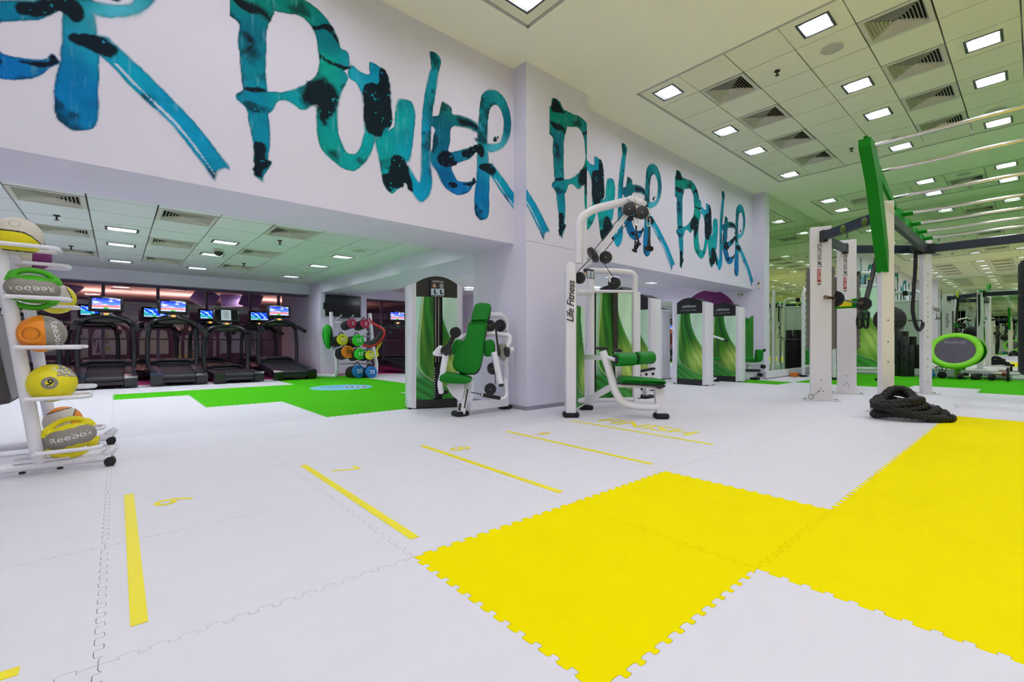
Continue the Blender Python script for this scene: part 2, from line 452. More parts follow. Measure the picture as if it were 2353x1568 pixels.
# round logo on the green mats
lg = MB().lathe([(0.56, 0.0006), (0.56, 0.0022)], 48, Matrix.Translation((3.24, 8.70, 0)))
logo = lg.build('floor_logo', mat('logo_blue', S(120, 190, 222), 0.5), floor)
tag(logo, 'round pale blue logo disc on green mats')
LF = frame((3.24, 8.70, 0.003), (0.93, -0.37, 0), (0.37, 0.93, 0))
mb = MB()
for k in range(9): mb.box((-0.36 + 0.045 * k, 0.10, 0), (0.03, 0.10, 0.001), LF, 0)
mb.build('logo_letters', mat('logo_navy', S(40, 50, 120), 0.5), logo)
mb = MB()
for k, (x, w) in enumerate([(0.10, 0.05), (0.19, 0.06), (0.29, 0.05), (0.40, 0.07)]): mb.box((x, -0.05 + 0.03 * (k % 2), 0), (w, 0.17, 0.001), LF)
mb.build('logo_mark', mat('logo_red', S(200, 40, 40), 0.5), logo)
mb = MB()
for k, (x, w) in enumerate([(0.145, 0.02), (0.245, 0.025), (0.35, 0.03)]): mb.box((x, -0.04, 0), (w, 0.2, 0.001), LF)
mb.build('logo_stripe', M_TEXTW, logo)

# ---------------------------------------------------------------- walls
wall_mural = struct('wall_mural_left', MB().bb(XO, XC0, YW, YW + 0.9, ZB, HC), M_WALL)
wall_mural_r = struct('wall_mural_right', MB().bb(XC1, XE, YW, YW + 0.9, ZB, HC), M_WALL)
column = struct('wall_column', MB().bb(XC0, XC1, YC0, YC1, 0, HC), M_WALL)
M_SKIRT = mat('grey_skirting', S(150, 148, 160), 0.5)
struct('baseboard_column', MB().bb(XC0 - 0.008, XC1 + 0.008, YC0 - 0.008, YC1, 0, 0.05), M_SKIRT)
pilaster = struct('wall_pilaster', MB().bb(XE, XE + 0.30, YM, YW + 0.9, 0, HC), M_WALL)
struct('wall_end', MB().bb(XE, XE + 0.30, YW + 0.9, 9.6, 0, ZL), M_WALL)
struct('wall_side_mirrored', MB().bb(XE + 0.3, XM + 0.3, YM + 0.012, YM + 0.3, 0, HC), M_WALL)
struct('wall_far_mirrored', MB().bb(XM + 0.012, XM + 0.3, YO, YM + 0.3, 0, HC), M_WALL)
struct('wall_behind_camera', MB().bb(XO - 0.3, XO - 0.012, YO, 22, 0, HC), M_WALL)
struct('wall_right', MB().bb(XO - 0.3, XM + 0.3, YO - 0.3, YO, 0, HC), M_WALL)
struct('wall_machine_back', MB().bb(8.6, XE + 0.3, 9.6, 9.8, 0, ZL), M_WALL)
struct('wall_machine_side', MB().bb(8.7, 8.9, 9.8, YG, 0, ZL), M_WALL)
# mirrors in panels; a plinth below
ZP = 0.185
M_PLINTH = mat('plinth_white', S(226, 224, 230), 0.5)
struct('trim_1', MB().bb(XE, XM, YM - 0.05, YM + 0.012, 0.02, ZP), M_PLINTH)
struct('trim_2', MB().bb(XM - 0.05, XM + 0.012, YO, YM, 0.02, ZP), M_PLINTH)
struct('baseboard_side', MB().bb(XE - 0.005, XM, YM - 0.055, YM, 0, 0.03), M_SKIRT)
struct('baseboard_far', MB().bb(XM - 0.055, XM, YO, YM, 0, 0.03), M_SKIRT)
mirror_side = thing('wall_mirror', 'tall tinted mirror panels covering the side wall past the mural', 'mirror', (XE + 0.02, YM, ZP))
xs = np.linspace(XE + 0.02, XM - 0.01, 7)
for a, b in zip(xs[:-1], xs[1:]):
    MB().bb(a + 0.0025, b - 0.0025, YM + 0.002, YM + 0.011, ZP + 0.002, HC - 0.003).build('mirror_panel', M_MIRROR, mirror_side, world=True)
mirror_far = thing('wall_mirror', 'tall tinted mirror panels covering the far end wall behind the rig', 'mirror', (XM, 0, ZP))
ys = [YM - 0.01, 2.95, 1.62, 0.28, -1.06, -2.4, -3.74, -5.08, YO]
for a, b in zip(ys[1:], ys[:-1]):
    MB().bb(XM + 0.002, XM + 0.011, a + 0.0025, b - 0.0025, ZP + 0.002, HC - 0.003).build('mirror_panel', M_MIRROR, mirror_far, world=True)
mirror_back = thing('wall_mirror', 'mirror panels on the wall behind the camera, seen only in reflection', 'mirror', (XO, 0, ZP))
ys = list(np.linspace(YO, 3.6, 8))
for a, b in zip(ys[:-1], ys[1:]):
    MB().bb(XO - 0.011, XO - 0.002, a + 0.0025, b - 0.0025, ZP, HC - 0.003).build('mirror_panel', M_MIRROR, mirror_back, world=True)
# low area: beam over the glass, pillar, cross beam, back of mural beam
struct('wall_glass_beam', MB().bb(XO, 9.0, YB, YB + 0.5, 2.15, ZL + 0.1), M_WALL)
struct('trim_3', MB().bb(XO, 9.0, YB - 0.006, YB + 0.5, 2.125, 2.15), mat('beam_edge', S(120, 108, 125), 0.6))
pillar = struct('wall_pillar', MB().bb(3.93, 5.15, YP, YG - .1, 0, ZL + 0.05), M_WALL)
struct('wall_cross_beam', MB().bb(3.98, 5.06, YC1 - 0.02, YP + 0.02, 2.14, ZL + 0.1), M_WALL)
struct('baseboard_pillar', MB().bb(3.922, 5.158, YP - 0.008, YG - .1, 0, 0.05), M_SKIRT)

# ---------------------------------------------------------------- tall ceiling
GX1, GT = 5.582, 0.6; GY = 3.724
GR = [(3.476 - 9 * GT, 3.476, 3.738), (GX1, GX1 + 9 * GT, GY), (13.077, 13.077 + 3 * GT, GY)]   # x0, x1, y of the front edge
NYT = 15; YEND = GY - NYT * GT
mb = MB()
xb = [XO - 0.3, GR[0][0], GR[0][1], GR[1][0], GR[1][1], GR[2][0], GR[2][1], XM + 0.3]
for k in range(0, 8, 2): mb.bb(xb[k], xb[k + 1], YO, YW + 0.9, HC, HC + 0.25)
for x0, x1, y in GR: mb.bb(x0, x1, y, YW + 0.9, HC, HC + 0.25); mb.bb(x0, x1, YO, y - NYT * GT, HC, HC + 0.25)
ceiling = struct('ceiling', mb, M_CEIL)
mb = MB()
for x0, x1, y in GR: mb.bb(x0, x1, y - NYT * GT, y, HC + 0.085, HC + 0.10)
grid_back = mb.build('grid_bars', M_TBAR, ceiling)
mb = MB()
for x0, x1, y in GR:
    for a, b, c, d in ((x0 - .012, x0 + .02, y - NYT * GT, y + .012), (x1 - .02, x1 + .012, y - NYT * GT, y + .012), (x0, x1, y - .02, y + .012)):
        mb.bb(a, b, c, d, HC - 0.004, HC + 0.03)
mb.build('edge_trim', mat('grid_edge', S(176, 174, 165), 0.5), ceiling)

def tile_mesh(tx, ty, hole=None, m=None):
    m = m or M_TILE
    g = 0.007; a, b = tx / 2 - g, ty / 2 - g
    if hole is None: return MB().bb(-a, a, -b, b, 0, 0.02).mesh('ceiling_tile', m)
    hx, hy = hole; mb = MB()
    for x0, x1, y0, y1 in ((-a, -hx, -b, b), (hx, a, -b, b), (-hx, hx, -b, -hy), (-hx, hx, hy, b)): mb.bb(x0, x1, y0, y1, 0, 0.02)
    return mb.mesh('ceiling_tile', m)
LHX, LHY = 0.15, 0.15
TILE_H = (tile_mesh(GT, GT), tile_mesh(GT, GT, (LHX, LHY)))
M_FIX = mat('light_frame', S(92, 92, 96), 0.35, 0.6)
M_REFL = mat('light_reflector', S(230, 230, 230), 0.25, 0.9)
M_LAMPH = mat_emit('lamp_glow_tall', (0.98, 0.97, 1.12, 1), LAMP_HIGH)
M_LAMPL = mat_emit('lamp_glow_low', (0.90, 0.94, 1.0, 1), LAMP_LOW)
def fixture_meshes(hx, hy, lamp):
    fr = MB(); w = 0.016
    for x0, x1, y0, y1 in ((-hx - .01, -hx + w, -hy - .01, hy + .01), (hx - w, hx + .01, -hy - .01, hy + .01), (-hx + w, hx - w, -hy - .01, -hy + w), (-hx + w, hx - w, hy - w, hy + .01)):
        fr.bb(x0, x1, y0, y1, -0.006, 0.004)
    a, b, d = hx - w, hy - w, 0.045; c, e = a * 0.80, b * 0.72
    rf = MB().add([(-a, -b, 0), (a, -b, 0), (a, b, 0), (-a, b, 0), (-c, -e, d), (c, -e, d), (c, e, d), (-c, e, d)],
                  [(0, 1, 5, 4), (1, 2, 6, 5), (2, 3, 7, 6), (3, 0, 4, 7)])
    lp = MB().bb(-c, c, -e, e, d - 0.004, d + 0.004)
    return (fr.mesh('frame', M_FIX), rf.mesh('reflector', M_REFL), lp.mesh('lamp', lamp))
FX_H = fixture_meshes(LHX, LHY, M_LAMPH)
def ceiling_light(x, y, z, meshes, label, group):
    t = thing('recessed_light', label, 'light', (x, y, z), group=group)
    link('frame', meshes[0], t); link('reflector', meshes[1], t); link('lamp', meshes[2], t); return t
M_LOUV = mat('diffuser_metal', S(206, 204, 190), 0.45, var=0.03)
def diffuser_meshes(tx, ty, n=7):
    a, b = tx / 2 - .008, ty / 2 - .008; fr = MB(); w = 0.045
    for x0, x1, y0, y1 in ((-a, -a + w, -b, b), (a - w, a, -b, b), (-a + w, a - w, -b, -b + w), (-a + w, a - w, b - w, b)): fr.bb(x0, x1, y0, y1, -0.006, 0.012)
    bk = MB().bb(-a + w, a - w, -b + w, b - w, 0.05, 0.06)
    rings = []
    for k in range(n):
        s0 = 1 - (k + 0.05) / n; s1 = s0 - 0.62 / n; A0, B0, A1, B1 = (a - w) * s0, (b - w) * s0, (a - w) * max(s1, .01), (b - w) * max(s1, .01)
        V = []
        for (p, q, z) in ((A0, B0, -0.002), (A1, B1, 0.030), (A1, B1, 0.034), (A0, B0, 0.002)):
            V += [(-p, -q, z), (p, -q, z), (p, q, z), (-p, q, z)]
        Fc = []
        for r_ in range(4):
            for e in range(4):
                e2 = (e + 1) % 4; Fc.append((r_ * 4 + e, r_ * 4 + e2, ((r_ + 1) % 4) * 4 + e2, ((r_ + 1) % 4) * 4 + e))
        rings.append(MB().add(V, Fc).mesh('louvre', M_LOUV, 20))
    return fr.mesh('frame', M_LOUV), bk.mesh('duct', M_VOID), rings
DF_H = diffuser_meshes(GT, GT, 8)
def diffuser(x, y, z, dm, label, group):
    t = thing('air_diffuser', label, 'vent', (x, y, z), group=group)
    link('frame', dm[0], t); link('duct', dm[1], t)
    for r_ in dm[2]: link('louvre', r_, t)
    return t
M_DIFFR = mat('speaker_cloth', S(190, 188, 176), 0.8, bump=0.2, bscale=900)
SPK = (MB().lathe([(0.115, -0.006), (0.125, -0.006), (0.128, 0.0), (0.115, 0.004)], 28, cap=False).mesh('rim', M_TILE), MB().lathe([(0.115, -0.003), (0.115, 0.002)], 28).mesh('grille', M_DIFFR))
def speaker(x, y, z, label):
    t = thing('ceiling_speaker', label, 'speaker', (x, y, z)); link('rim', SPK[0], t); link('grille', SPK[1], t)
M_SPR = mat('sprinkler_metal', S(70, 60, 52), 0.4, 0.7)
SPRK = (MB().lathe([(0.032, 0.004), (0.036, -0.008), (0.014, -0.012)], 16).mesh('escutcheon', M_SPR), MB().cyl((0, 0, -0.01), (0, 0, -0.055), 0.010, 10).mesh('body', M_SPR), MB().lathe([(0.024, -0.060), (0.026, -0.056), (0.008, -0.052)], 14).mesh('deflector', M_SPR))
def sprinkler(x, y, z, label, group=None):
    t = thing('sprinkler', label, 'sprinkler', (x, y, z), group=group)
    for n_, me in zip(('escutcheon', 'body', 'deflector'), SPRK): link(n_, me, t)
M_SMK = mat('detector_plastic', S(214, 212, 196), 0.5)
SMK = (MB().lathe([(0.055, 0.004), (0.055, -0.018), (0.04, -0.024)], 20).mesh('base', M_SMK), MB().lathe([(0.034, -0.02), (0.036, -0.04), (0.02, -0.048)], 20).mesh('sensor', M_SMK))
def smoke(x, y, z, label):
    t = thing('smoke_detector', label, 'smoke detector', (x, y, z)); link('base', SMK[0], t); link('sensor', SMK[1], t)

LIGHT_COLS = [0, 3, 5, 8, 10, 13]
L_ROWS = {0: [0, 3, 5, 8], 1: [0, 3, 5, 8], 2: [0, 2]}
D_ROWS = {0: [1, 3, 5, 7], 1: [1, 3, 5, 7], 2: [1]}
col_name = {0: 'in row beside mural wall', 3: 'in second row from mural wall', 5: 'in third row from mural wall', 8: 'in fourth row from mural wall', 10: 'in fifth row from mural wall', 13: 'in sixth row from mural wall'}
zone = {0: 'ceiling grid above the camera', 1: 'main ceiling grid', 2: 'narrow grid before far mirror'}
tile_n = 0; tstuff = MB()
for g, (x0, x1, y) in enumerate(GR):
    nx = round((x1 - x0) / GT)
    for i in range(nx):
        for j in range(NYT):
            cx_, cy_ = x0 + (i + .5) * GT, y - (j + .5) * GT
            ri = (nx - 1 - i) if g == 0 else i
            isl = ri in L_ROWS[g] and j in LIGHT_COLS; isd = ri in D_ROWS[g] and j in (1, 4, 9, 12)
            if isd:
                which = {1: 'first', 4: 'second', 9: 'third', 12: 'fourth'}[j]
                diffuser(cx_, cy_, HC + .006, DF_H, f'square louvred diffuser, {ORD[D_ROWS[g].index(ri)]} in {which} line from mural wall, {zone[g]}', f'air diffusers of the {zone[g]}'); continue
            me = TILE_H[1 if isl else 0]
            u, v, F = pix((cx_, cy_, HC)); vis = F > 0 and -60 < u < 2420 and -80 < v
            if vis and tile_n < 290: link('tile', me, ceiling, loc=(cx_, cy_, HC + .006)); tile_n += 1
            else:
                for vv, ff in ((me, 0),):
                    tstuff.add([(p.co.x + cx_, p.co.y + cy_, p.co.z + HC + .006) for p in me.vertices], [tuple(pp.vertices) for pp in me.polygons])
            if isl:
                ceiling_light(cx_, cy_, HC + .006, FX_H, f'recessed downlight, {ORD[L_ROWS[g].index(ri)]} {col_name[j]}, {zone[g]}', f'downlights of the {zone[g]}')
o = tstuff.build('tile_field', M_TILE, ceiling); o['kind'] = 'stuff'
cc = lambda i, j, x0=GX1: (x0 + i * GT, GY - j * GT)
speaker(*cc(1.5, 3.5), HC + .004, 'round white ceiling speaker beside the nearest large downlight of the main grid')
speaker(*cc(7.5, 5.5), HC + .004, 'round white ceiling speaker above the monkey bar rungs')
sprinkler(*cc(1.5, 2.5), HC + .004, 'dark sprinkler head in the near part of the main ceiling grid')
sprinkler(*cc(7.5, 2.5), HC + .004, 'dark sprinkler head in the far part of the main ceiling grid')
smoke(*cc(7.5, 3.5), HC + .004, 'cream smoke detector on the main ceiling grid above the green arm')
speaker(13.077 + 0.3, GY - 4.5 * GT, HC + .004, 'round ceiling speaker in the narrow grid before the far mirror')
smoke(13.077 + 1.5, GY - 4.5 * GT, HC + .004, 'cream smoke detector in the narrow grid before the far mirror')

# ---------------------------------------------------------------- low ceiling
LT, LY = 0.615, 0.65; LXR = 3.44; LYF = 11.93
mb = MB()
mb.bb(LXR, 4.2, YW + 0.8, YB + .2, ZL, ZL + 0.2); mb.bb(XO, LXR, LYF, YB + .2, ZL, ZL + 0.2)
mb.bb(4.2, 9.2, 9.8, YG + .2, ZL, ZL + .2); mb.bb(4.2, XC1, YC1 - .1, 9.8, ZL, ZL + .2); mb.bb(XC1, XE + .3, YW + .5, 9.8, ZL, ZL + 0.2)
ceiling_low = struct('ceiling_low', mb, M_CEILL)
mb = MB().bb(XO, LXR, YW + 0.5, LYF, ZL + 0.085, ZL + 0.10); mb.build('grid_bars', M_TBAR, ceiling_low)
TILE_L = (tile_mesh(LT, LY, None, M_TILEL), tile_mesh(LT, LY, (0.17, 0.12), M_TILEL))
FX_L = fixture_meshes(0.17, 0.12, M_LAMPL); DF_L = diffuser_meshes(LT, LY, 8)
ncol = 10; nrow = 11
for i in range(ncol):
    for j in range(nrow):
        cx_, cy_ = LXR - (i + .5) * LT, LYF - (j + .5) * LY
        if cy_ < YW + 0.6: continue
        isl = i in (0, 3, 5, 8) and j in (0, 3, 5, 8); isd = i in (2, 4, 6, 9) and j in (1, 4, 7, 10)
        cn = {0: 'beside the cross beam', 3: 'second line from cross beam', 5: 'third line from cross beam', 8: 'fourth line from cross beam'}.get(i)
        if isd:
            dn = {2: 'right-hand', 4: 'middle', 6: 'left-hand', 9: 'outermost left'}[i]
            diffuser(cx_, cy_, ZL + .006, DF_L, f'louvred diffuser in the low ceiling, {dn} line, {ORD[(1, 4, 7, 10).index(j)]} from the glass wall', 'air diffusers of the low ceiling'); continue
        link('tile', TILE_L[1 if isl else 0], ceiling_low, loc=(cx_, cy_, ZL + .006))
        if isl: ceiling_light(cx_, cy_, ZL + .006, FX_L, f'small downlight in low ceiling {cn}, {ORD[(0, 3, 5, 8).index(j)]} from glass wall', 'downlights of the low ceiling')
lc = lambda x, y: (x, y)
sprinkler(-0.56, 7.95, ZL + .004, 'sprinkler head in the low ceiling between the two nearest left-hand diffusers')
sprinkler(-0.56, 10.3, ZL + .004, 'sprinkler head in the low ceiling before the farthest left-hand diffuser')
sprinkler(1.90, 7.65, ZL + .004, 'sprinkler head in the low ceiling behind the right-hand near diffuser')
sprinkler(1.90, 10.3, ZL + .004, 'sprinkler head in the low ceiling before the farthest right-hand diffuser')
speaker(3.13, 7.6, ZL + .004, 'round speaker in the low ceiling near the cross beam')
smoke(3.13, 10.65, ZL + .004, 'small smoke detector in the low ceiling near the pillar')
dc = thing('dome_camera', 'smoked dome security camera hanging from the low ceiling', 'camera', (1.30, 9.05, ZL + .004))
MB().lathe([(0.075, 0.0), (0.08, -0.03), (0.075, -0.04)], 24).build('base', M_SMK, dc)
MB().lathe([(0.068, -0.04), (0.064, -0.07), (0.045, -0.098), (0.02, -0.112), (0.004, -0.115)], 24).build('dome', mat('smoked_dome', S(26, 30, 28), 0.08), dc)
# downlights over the machines and treadmills behind the column
k = 0
for x in (7.0, 8.6, 10.2):
    for y in (6.4, 8.2):
        k += 1; ceiling_light(x, y, ZL - .052, FX_L, f'small recessed downlight over the strength machines, {ORD[k-1]} of that group', 'downlights over the strength machines')
for x in (5.9, 7.6):
    k += 1; ceiling_light(x, 10.6, ZL - .052, FX_L, f'small recessed downlight over the right-hand treadmill, {ORD[k-7]} of two', 'downlights over the right-hand treadmill')

# ---------------------------------------------------------------- glass wall and the dark room beyond
M_FRAME = mat('window_frame', S(132, 120, 150), 0.45, 0.3)
M_GLASS = mat_glass('window_glass', (0.86, 0.82, 0.92, 1), 0.10)
win = struct('window_1', MB().bb(-2.6, 9.0, YG - .03, YG + .05, 2.36, 2.44), M_FRAME)
mull = [-2.48, -1.37, -0.26, 0.85, 1.96, 3.07, 3.86, 5.2, 6.25, 7.3, 8.35]
for x in mull: MB().bb(x - .035, x + .035, YG - .03, YG + .05, 0, 2.37).build('mullion', M_FRAME, win)
MB().bb(-2.6, 9.0, YG - .03, YG + .05, 0, 0.06).build('sill', M_FRAME, win)
MB().bb(-2.6, 9.0, YG - .02, YG + .03, 0.93, 0.97).build('transom', M_FRAME, win)
for a, b in zip(mull[:-1], mull[1:]): MB().bb(a + .035, b - .035, YG, YG + .006, 0.06, 2.36).build('pane', M_GLASS, win)
M_DUSK = mat('dusky_wall', S(62, 54, 80), 0.8, var=0.1, scale=2)
M_DUSKF = mat('dusky_floor', S(40, 36, 50), 0.4)
M_WARM = mat('warm_ceiling', S(214, 190, 176), 0.8, var=0.06, scale=1.5)
struct('wall_lounge_back', MB().bb(-8, 12, 21.5, 21.7, 0, 2.9), M_DUSK)
struct('wall_lounge_right', MB().bb(9.0, 9.2, 9.8, 21.5, 0, 2.9), M_DUSK)
struct('wall_lounge_left', MB().bb(-8.2, -8, YG, 21.5, 0, 2.9), M_DUSK)
struct('floor_lounge', MB().bb(-8, 9.2, YG + 0.1, 21.5, -0.02, 0.004), M_DUSKF)
struct('ceiling_lounge', MB().bb(-8, 9.2, YB + .3, 21.7, 2.44, 2.9), M_WARM)
struct('trim_4', MB().bb(-8, 9.0, 18.2, 18.7, 1.55, 1.78).bb(-8, 9.0, 18.15, 18.2, 1.55, 1.86), mat('dusky_band', S(44, 36, 58), 0.6))
M_LAMPP = mat_emit('lamp_glow_lounge', (1.0, 0.66, 0.52, 1), 40.0)
FX_P = fixture_meshes(0.22, 0.10, M_LAMPP)
for k, (x, y) in enumerate([(-1.9, 17.4), (0.10, 17.2), (1.35, 16.4), (3.3, 17.3), (5.4, 17.4), (-0.6, 20.2), (2.6, 20.2)]):
    ceiling_light(x, y, 2.388, FX_P, f'slim warm downlight in the dim lounge behind the glass, {ORD[k]} of seven', 'downlights of the lounge behind the glass')
# unseen strip lamps behind the band, put there for a violet back-wall glow
M_PINK = mat_emit('pink_strip', (0.55, 0.30, 1.0, 1), 4.0)
for k, x in enumerate((-1.5, 1.6, 4.7)):
    t = thing('strip_light', f'violet strip light behind the lounge band, {ORD[k]} of three', 'light', (x, 18.78, 1.66))
    MB().bb(-1.1, 1.1, -.03, .03, -.02, .02).build('tube', M_PINK, t); MB().bb(-1.15, 1.15, .03, .08, -.04, .04).build('housing', M_FRAME, t)
M_COVE = mat_emit('cove_glow', (1.0, 0.60, 0.46, 1), 24.0)
for k, x in enumerate((-5.0, -1.5, 2.0, 5.5)):
    t = thing('cove_light', f'warm cove strip light on the lounge band, {ORD[k]} of four', 'light', (x, 18.5, 1.79)); MB().bb(-1.6, 1.6, -.05, .15, 0, .012).build('strip', M_COVE, t); MB().bb(-1.65, 1.65, -.07, .17, -.01, 0).build('tray', M_FRAME, t)
# tilted perforated panels hung in the lounge
M_PANEL = mat('perforated_panel', S(168, 170, 236), 0.5, var=0.2, scale=90)  # lavender of the blue light put into the white sheets' base colour
M_PEDGE = mat('panel_edge', S(235, 205, 205), 0.5)
for k, (u, v, a, w) in enumerate([(471, 685, 33, .62), (531, 686, -5, .60), (577, 690, 22, .58), (143, 660, 40, .62)]):
    p = PY(u, v, 17.0 + 0.5 * (k % 2))
    t = thing('hanging_panel', ['tilted lavender perforated panel hung behind the second mullion', 'nearly square-on lavender perforated panel hung in the lounge', 'tilted lavender perforated panel crossed by the third mullion', 'dark tilted panel hung behind the ball rack end of the lounge'][k], 'panel', p, (math.radians(70), math.radians(a), 0))
    MB().bb(-w / 2, w / 2, -w / 2, w / 2, -.012, .012).build('sheet', M_PANEL, t)
    mb = MB(); e = w / 2
    for x0, x1, y0, y1 in ((-e - .01, e + .01, -e - .012, -e), (-e - .01, e + .01, e, e + .012), (-e - .012, -e, -e, e), (e, e + .012, -e, e)): mb.bb(x0, x1, y0, y1, -.016, .016)
    mb.build('rim', M_PEDGE, t)
    MB().cyl((0, 0, 0.01), (0, 0.30, 0.9), 0.004, 6).build('cable', M_STEEL, t)
# ================================================================== painted word on the mural wall
MD = 3.571                                  # repeat of the word along the wall
def wxz(pts, scale, ox, oy, y=YW, dx=0.0):
    out = []
    for a, b in pts:
        p = PY(ox + a / scale, oy + b / scale, y); out.append((p.x + dx, p.z))
    return np.array(out)
A_ = (3.6457, 530, 0); B_ = (3.4088, 700, 100); C_ = (4.9, 1520, 380)
def cA(*p): return wxz(p, *A_)
def cB(*p): return wxz(p, *B_)
def cC(*p): return wxz(p, *C_, dx=-2 * MD)
def sm(P, n=5): return np.array(catmull(P, n, closed=True))
strokes = []
# P stem with foot and head
strokes.append(sm(np.concatenate([cC((140, 112), (139, 160), (150, 200), (147, 330)), cA((66, 200), (62, 330), (75, 480), (95, 700), (100, 752), (46, 790), (50, 832), (126, 905), (150, 1030), (182, 1185), (196, 1420), (190, 1462), (230, 1500), (268, 1520), (280, 1478), (345, 1362), (315, 1330), (330, 1200), (330, 1080), (318, 950), (310, 780), (296, 640), (298, 420), (305, 250), (345, 150), (365, 95)), cC((240, 150), (228, 120), (210, 74), (176, 55), (163, 70), (158, 125), (148, 118))])))
# P bowl (outer ring): drawn as thick band outline
strokes.append(sm(np.concatenate([cC((230, 138), (290, 162)), cA((620, 0), (722, 72), (805, 155), (872, 262), (912, 362), (922, 402), (980, 440), (998, 520), (985, 572), (930, 600), (890, 640), (900, 720), (880, 860), (780, 900), (702, 880), (640, 915), (585, 922), (540, 890), (480, 850), (400, 850), (330, 950), (200, 900), (120, 800), (300, 770), (420, 772), (540, 745), (640, 690), (710, 630), (738, 560), (735, 450), (715, 310), (670, 215), (610, 155), (560, 130), (470, 112), (368, 94), (340, 30)), cC((225, 200))]), 4))
# o (ring) left and right arcs
strokes.append(sm(cB((100, 470), (88, 560), (95, 680), (115, 790), (150, 855), (220, 920), (300, 980), (370, 1000), (420, 985), (500, 900), (545, 790), (556, 740), (470, 700), (440, 800), (405, 855), (370, 865), (330, 850), (290, 780), (265, 700), (258, 600), (265, 480), (290, 380), (340, 265), (260, 200), (180, 300), (110, 380)), 4))
strokes.append(sm(cB((340, 265), (390, 300), (430, 360), (455, 430), (462, 540), (470, 700), (520, 740), (600, 730), (685, 630), (680, 500), (670, 320), (645, 240), (590, 185), (540, 155), (505, 150), (505, 240), (440, 225), (380, 175), (345, 200)), 4))
# w : first stroke, second, third
strokes.append(sm(cB((556, 740), (575, 880), (600, 1020), (620, 1110), (660, 1165), (690, 1175), (730, 1145), (775, 1120), (785, 1095), (830, 1150), (850, 1150), (840, 1080), (800, 950), (830, 900), (855, 720), (868, 560), (850, 480), (820, 448), (735, 440), (705, 560), (690, 660)), 4))
strokes.append(sm(cB((800, 950), (840, 1000), (900, 1080), (912, 860), (915, 640), (930, 460), (965, 270), (990, 180), (978, 90), (985, 62), (1035, 80), (1070, 140), (1050, 230), (1030, 370), (1000, 560), (990, 720), (985, 900), (1000, 1100), (975, 1190), (925, 1245), (880, 1225), (845, 1170), (810, 1110)), 4))
# e : bar+bowl
strokes.append(sm(cB((955, 590), (1010, 570), (1050, 560), (1072, 460), (1110, 470), (1150, 505), (1158, 552), (1230, 565), (1300, 590), (1360, 640), (1375, 690), (1350, 700), (1290, 670), (1220, 655), (1150, 660), (1140, 760), (1135, 850), (1270, 820), (1310, 805), (1345, 840), (1310, 890), (1270, 915), (1195, 940), (1150, 960), (1165, 1020), (1200, 1075), (1260, 1085), (1310, 1072), (1322, 1046), (1345, 1085), (1315, 1120), (1290, 1160), (1230, 1188), (1170, 1180), (1100, 1130), (1060, 1070), (1030, 1000), (985, 940), (975, 870), (1000, 820), (1005, 740), (1018, 670), (970, 630)), 4))
# R : stem, bowl, leg
strokes.append(sm(cB((1380, 440), (1365, 560), (1352, 700), (1350, 860), (1345, 1050), (1330, 1180), (1330, 1310), (1350, 1360), (1385, 1385), (1440, 1350), (1445, 1200), (1448, 1040), (1440, 900), (1432, 760), (1436, 600), (1445, 520), (1420, 420)), 4))
strokes.append(sm(cB((1380, 440), (1400, 385), (1450, 362), (1510, 375), (1565, 430), (1605, 530), (1617, 640), (1600, 740), (1560, 810), (1500, 845), (1440, 850), (1380, 800), (1335, 760), (1340, 738), (1400, 765), (1440, 785), (1500, 785), (1535, 760), (1555, 680), (1555, 590), (1530, 510), (1500, 482), (1465, 495), (1440, 540), (1400, 560)), 4))
L_ = (3.5643, 0, 0)
legA = wxz([(700, 300), (860, 300), (930, 350), (1060, 470), (1200, 600), (1400, 800), (1600, 1010), (1750, 1200), (1860, 1340)], *L_, dx=MD)
legB = wxz([(1895, 1398), (1840, 1378), (1790, 1402), (1775, 1440), (1758, 1482), (1715, 1430)], *L_, dx=MD)
legC = wxz([(1650, 1335), (1520, 1165), (1400, 1020), (1200, 830), (1060, 700), (930, 560), (800, 440)], *L_, dx=MD)
strokes.append(sm(np.concatenate([legA, legB, legC]), 4))
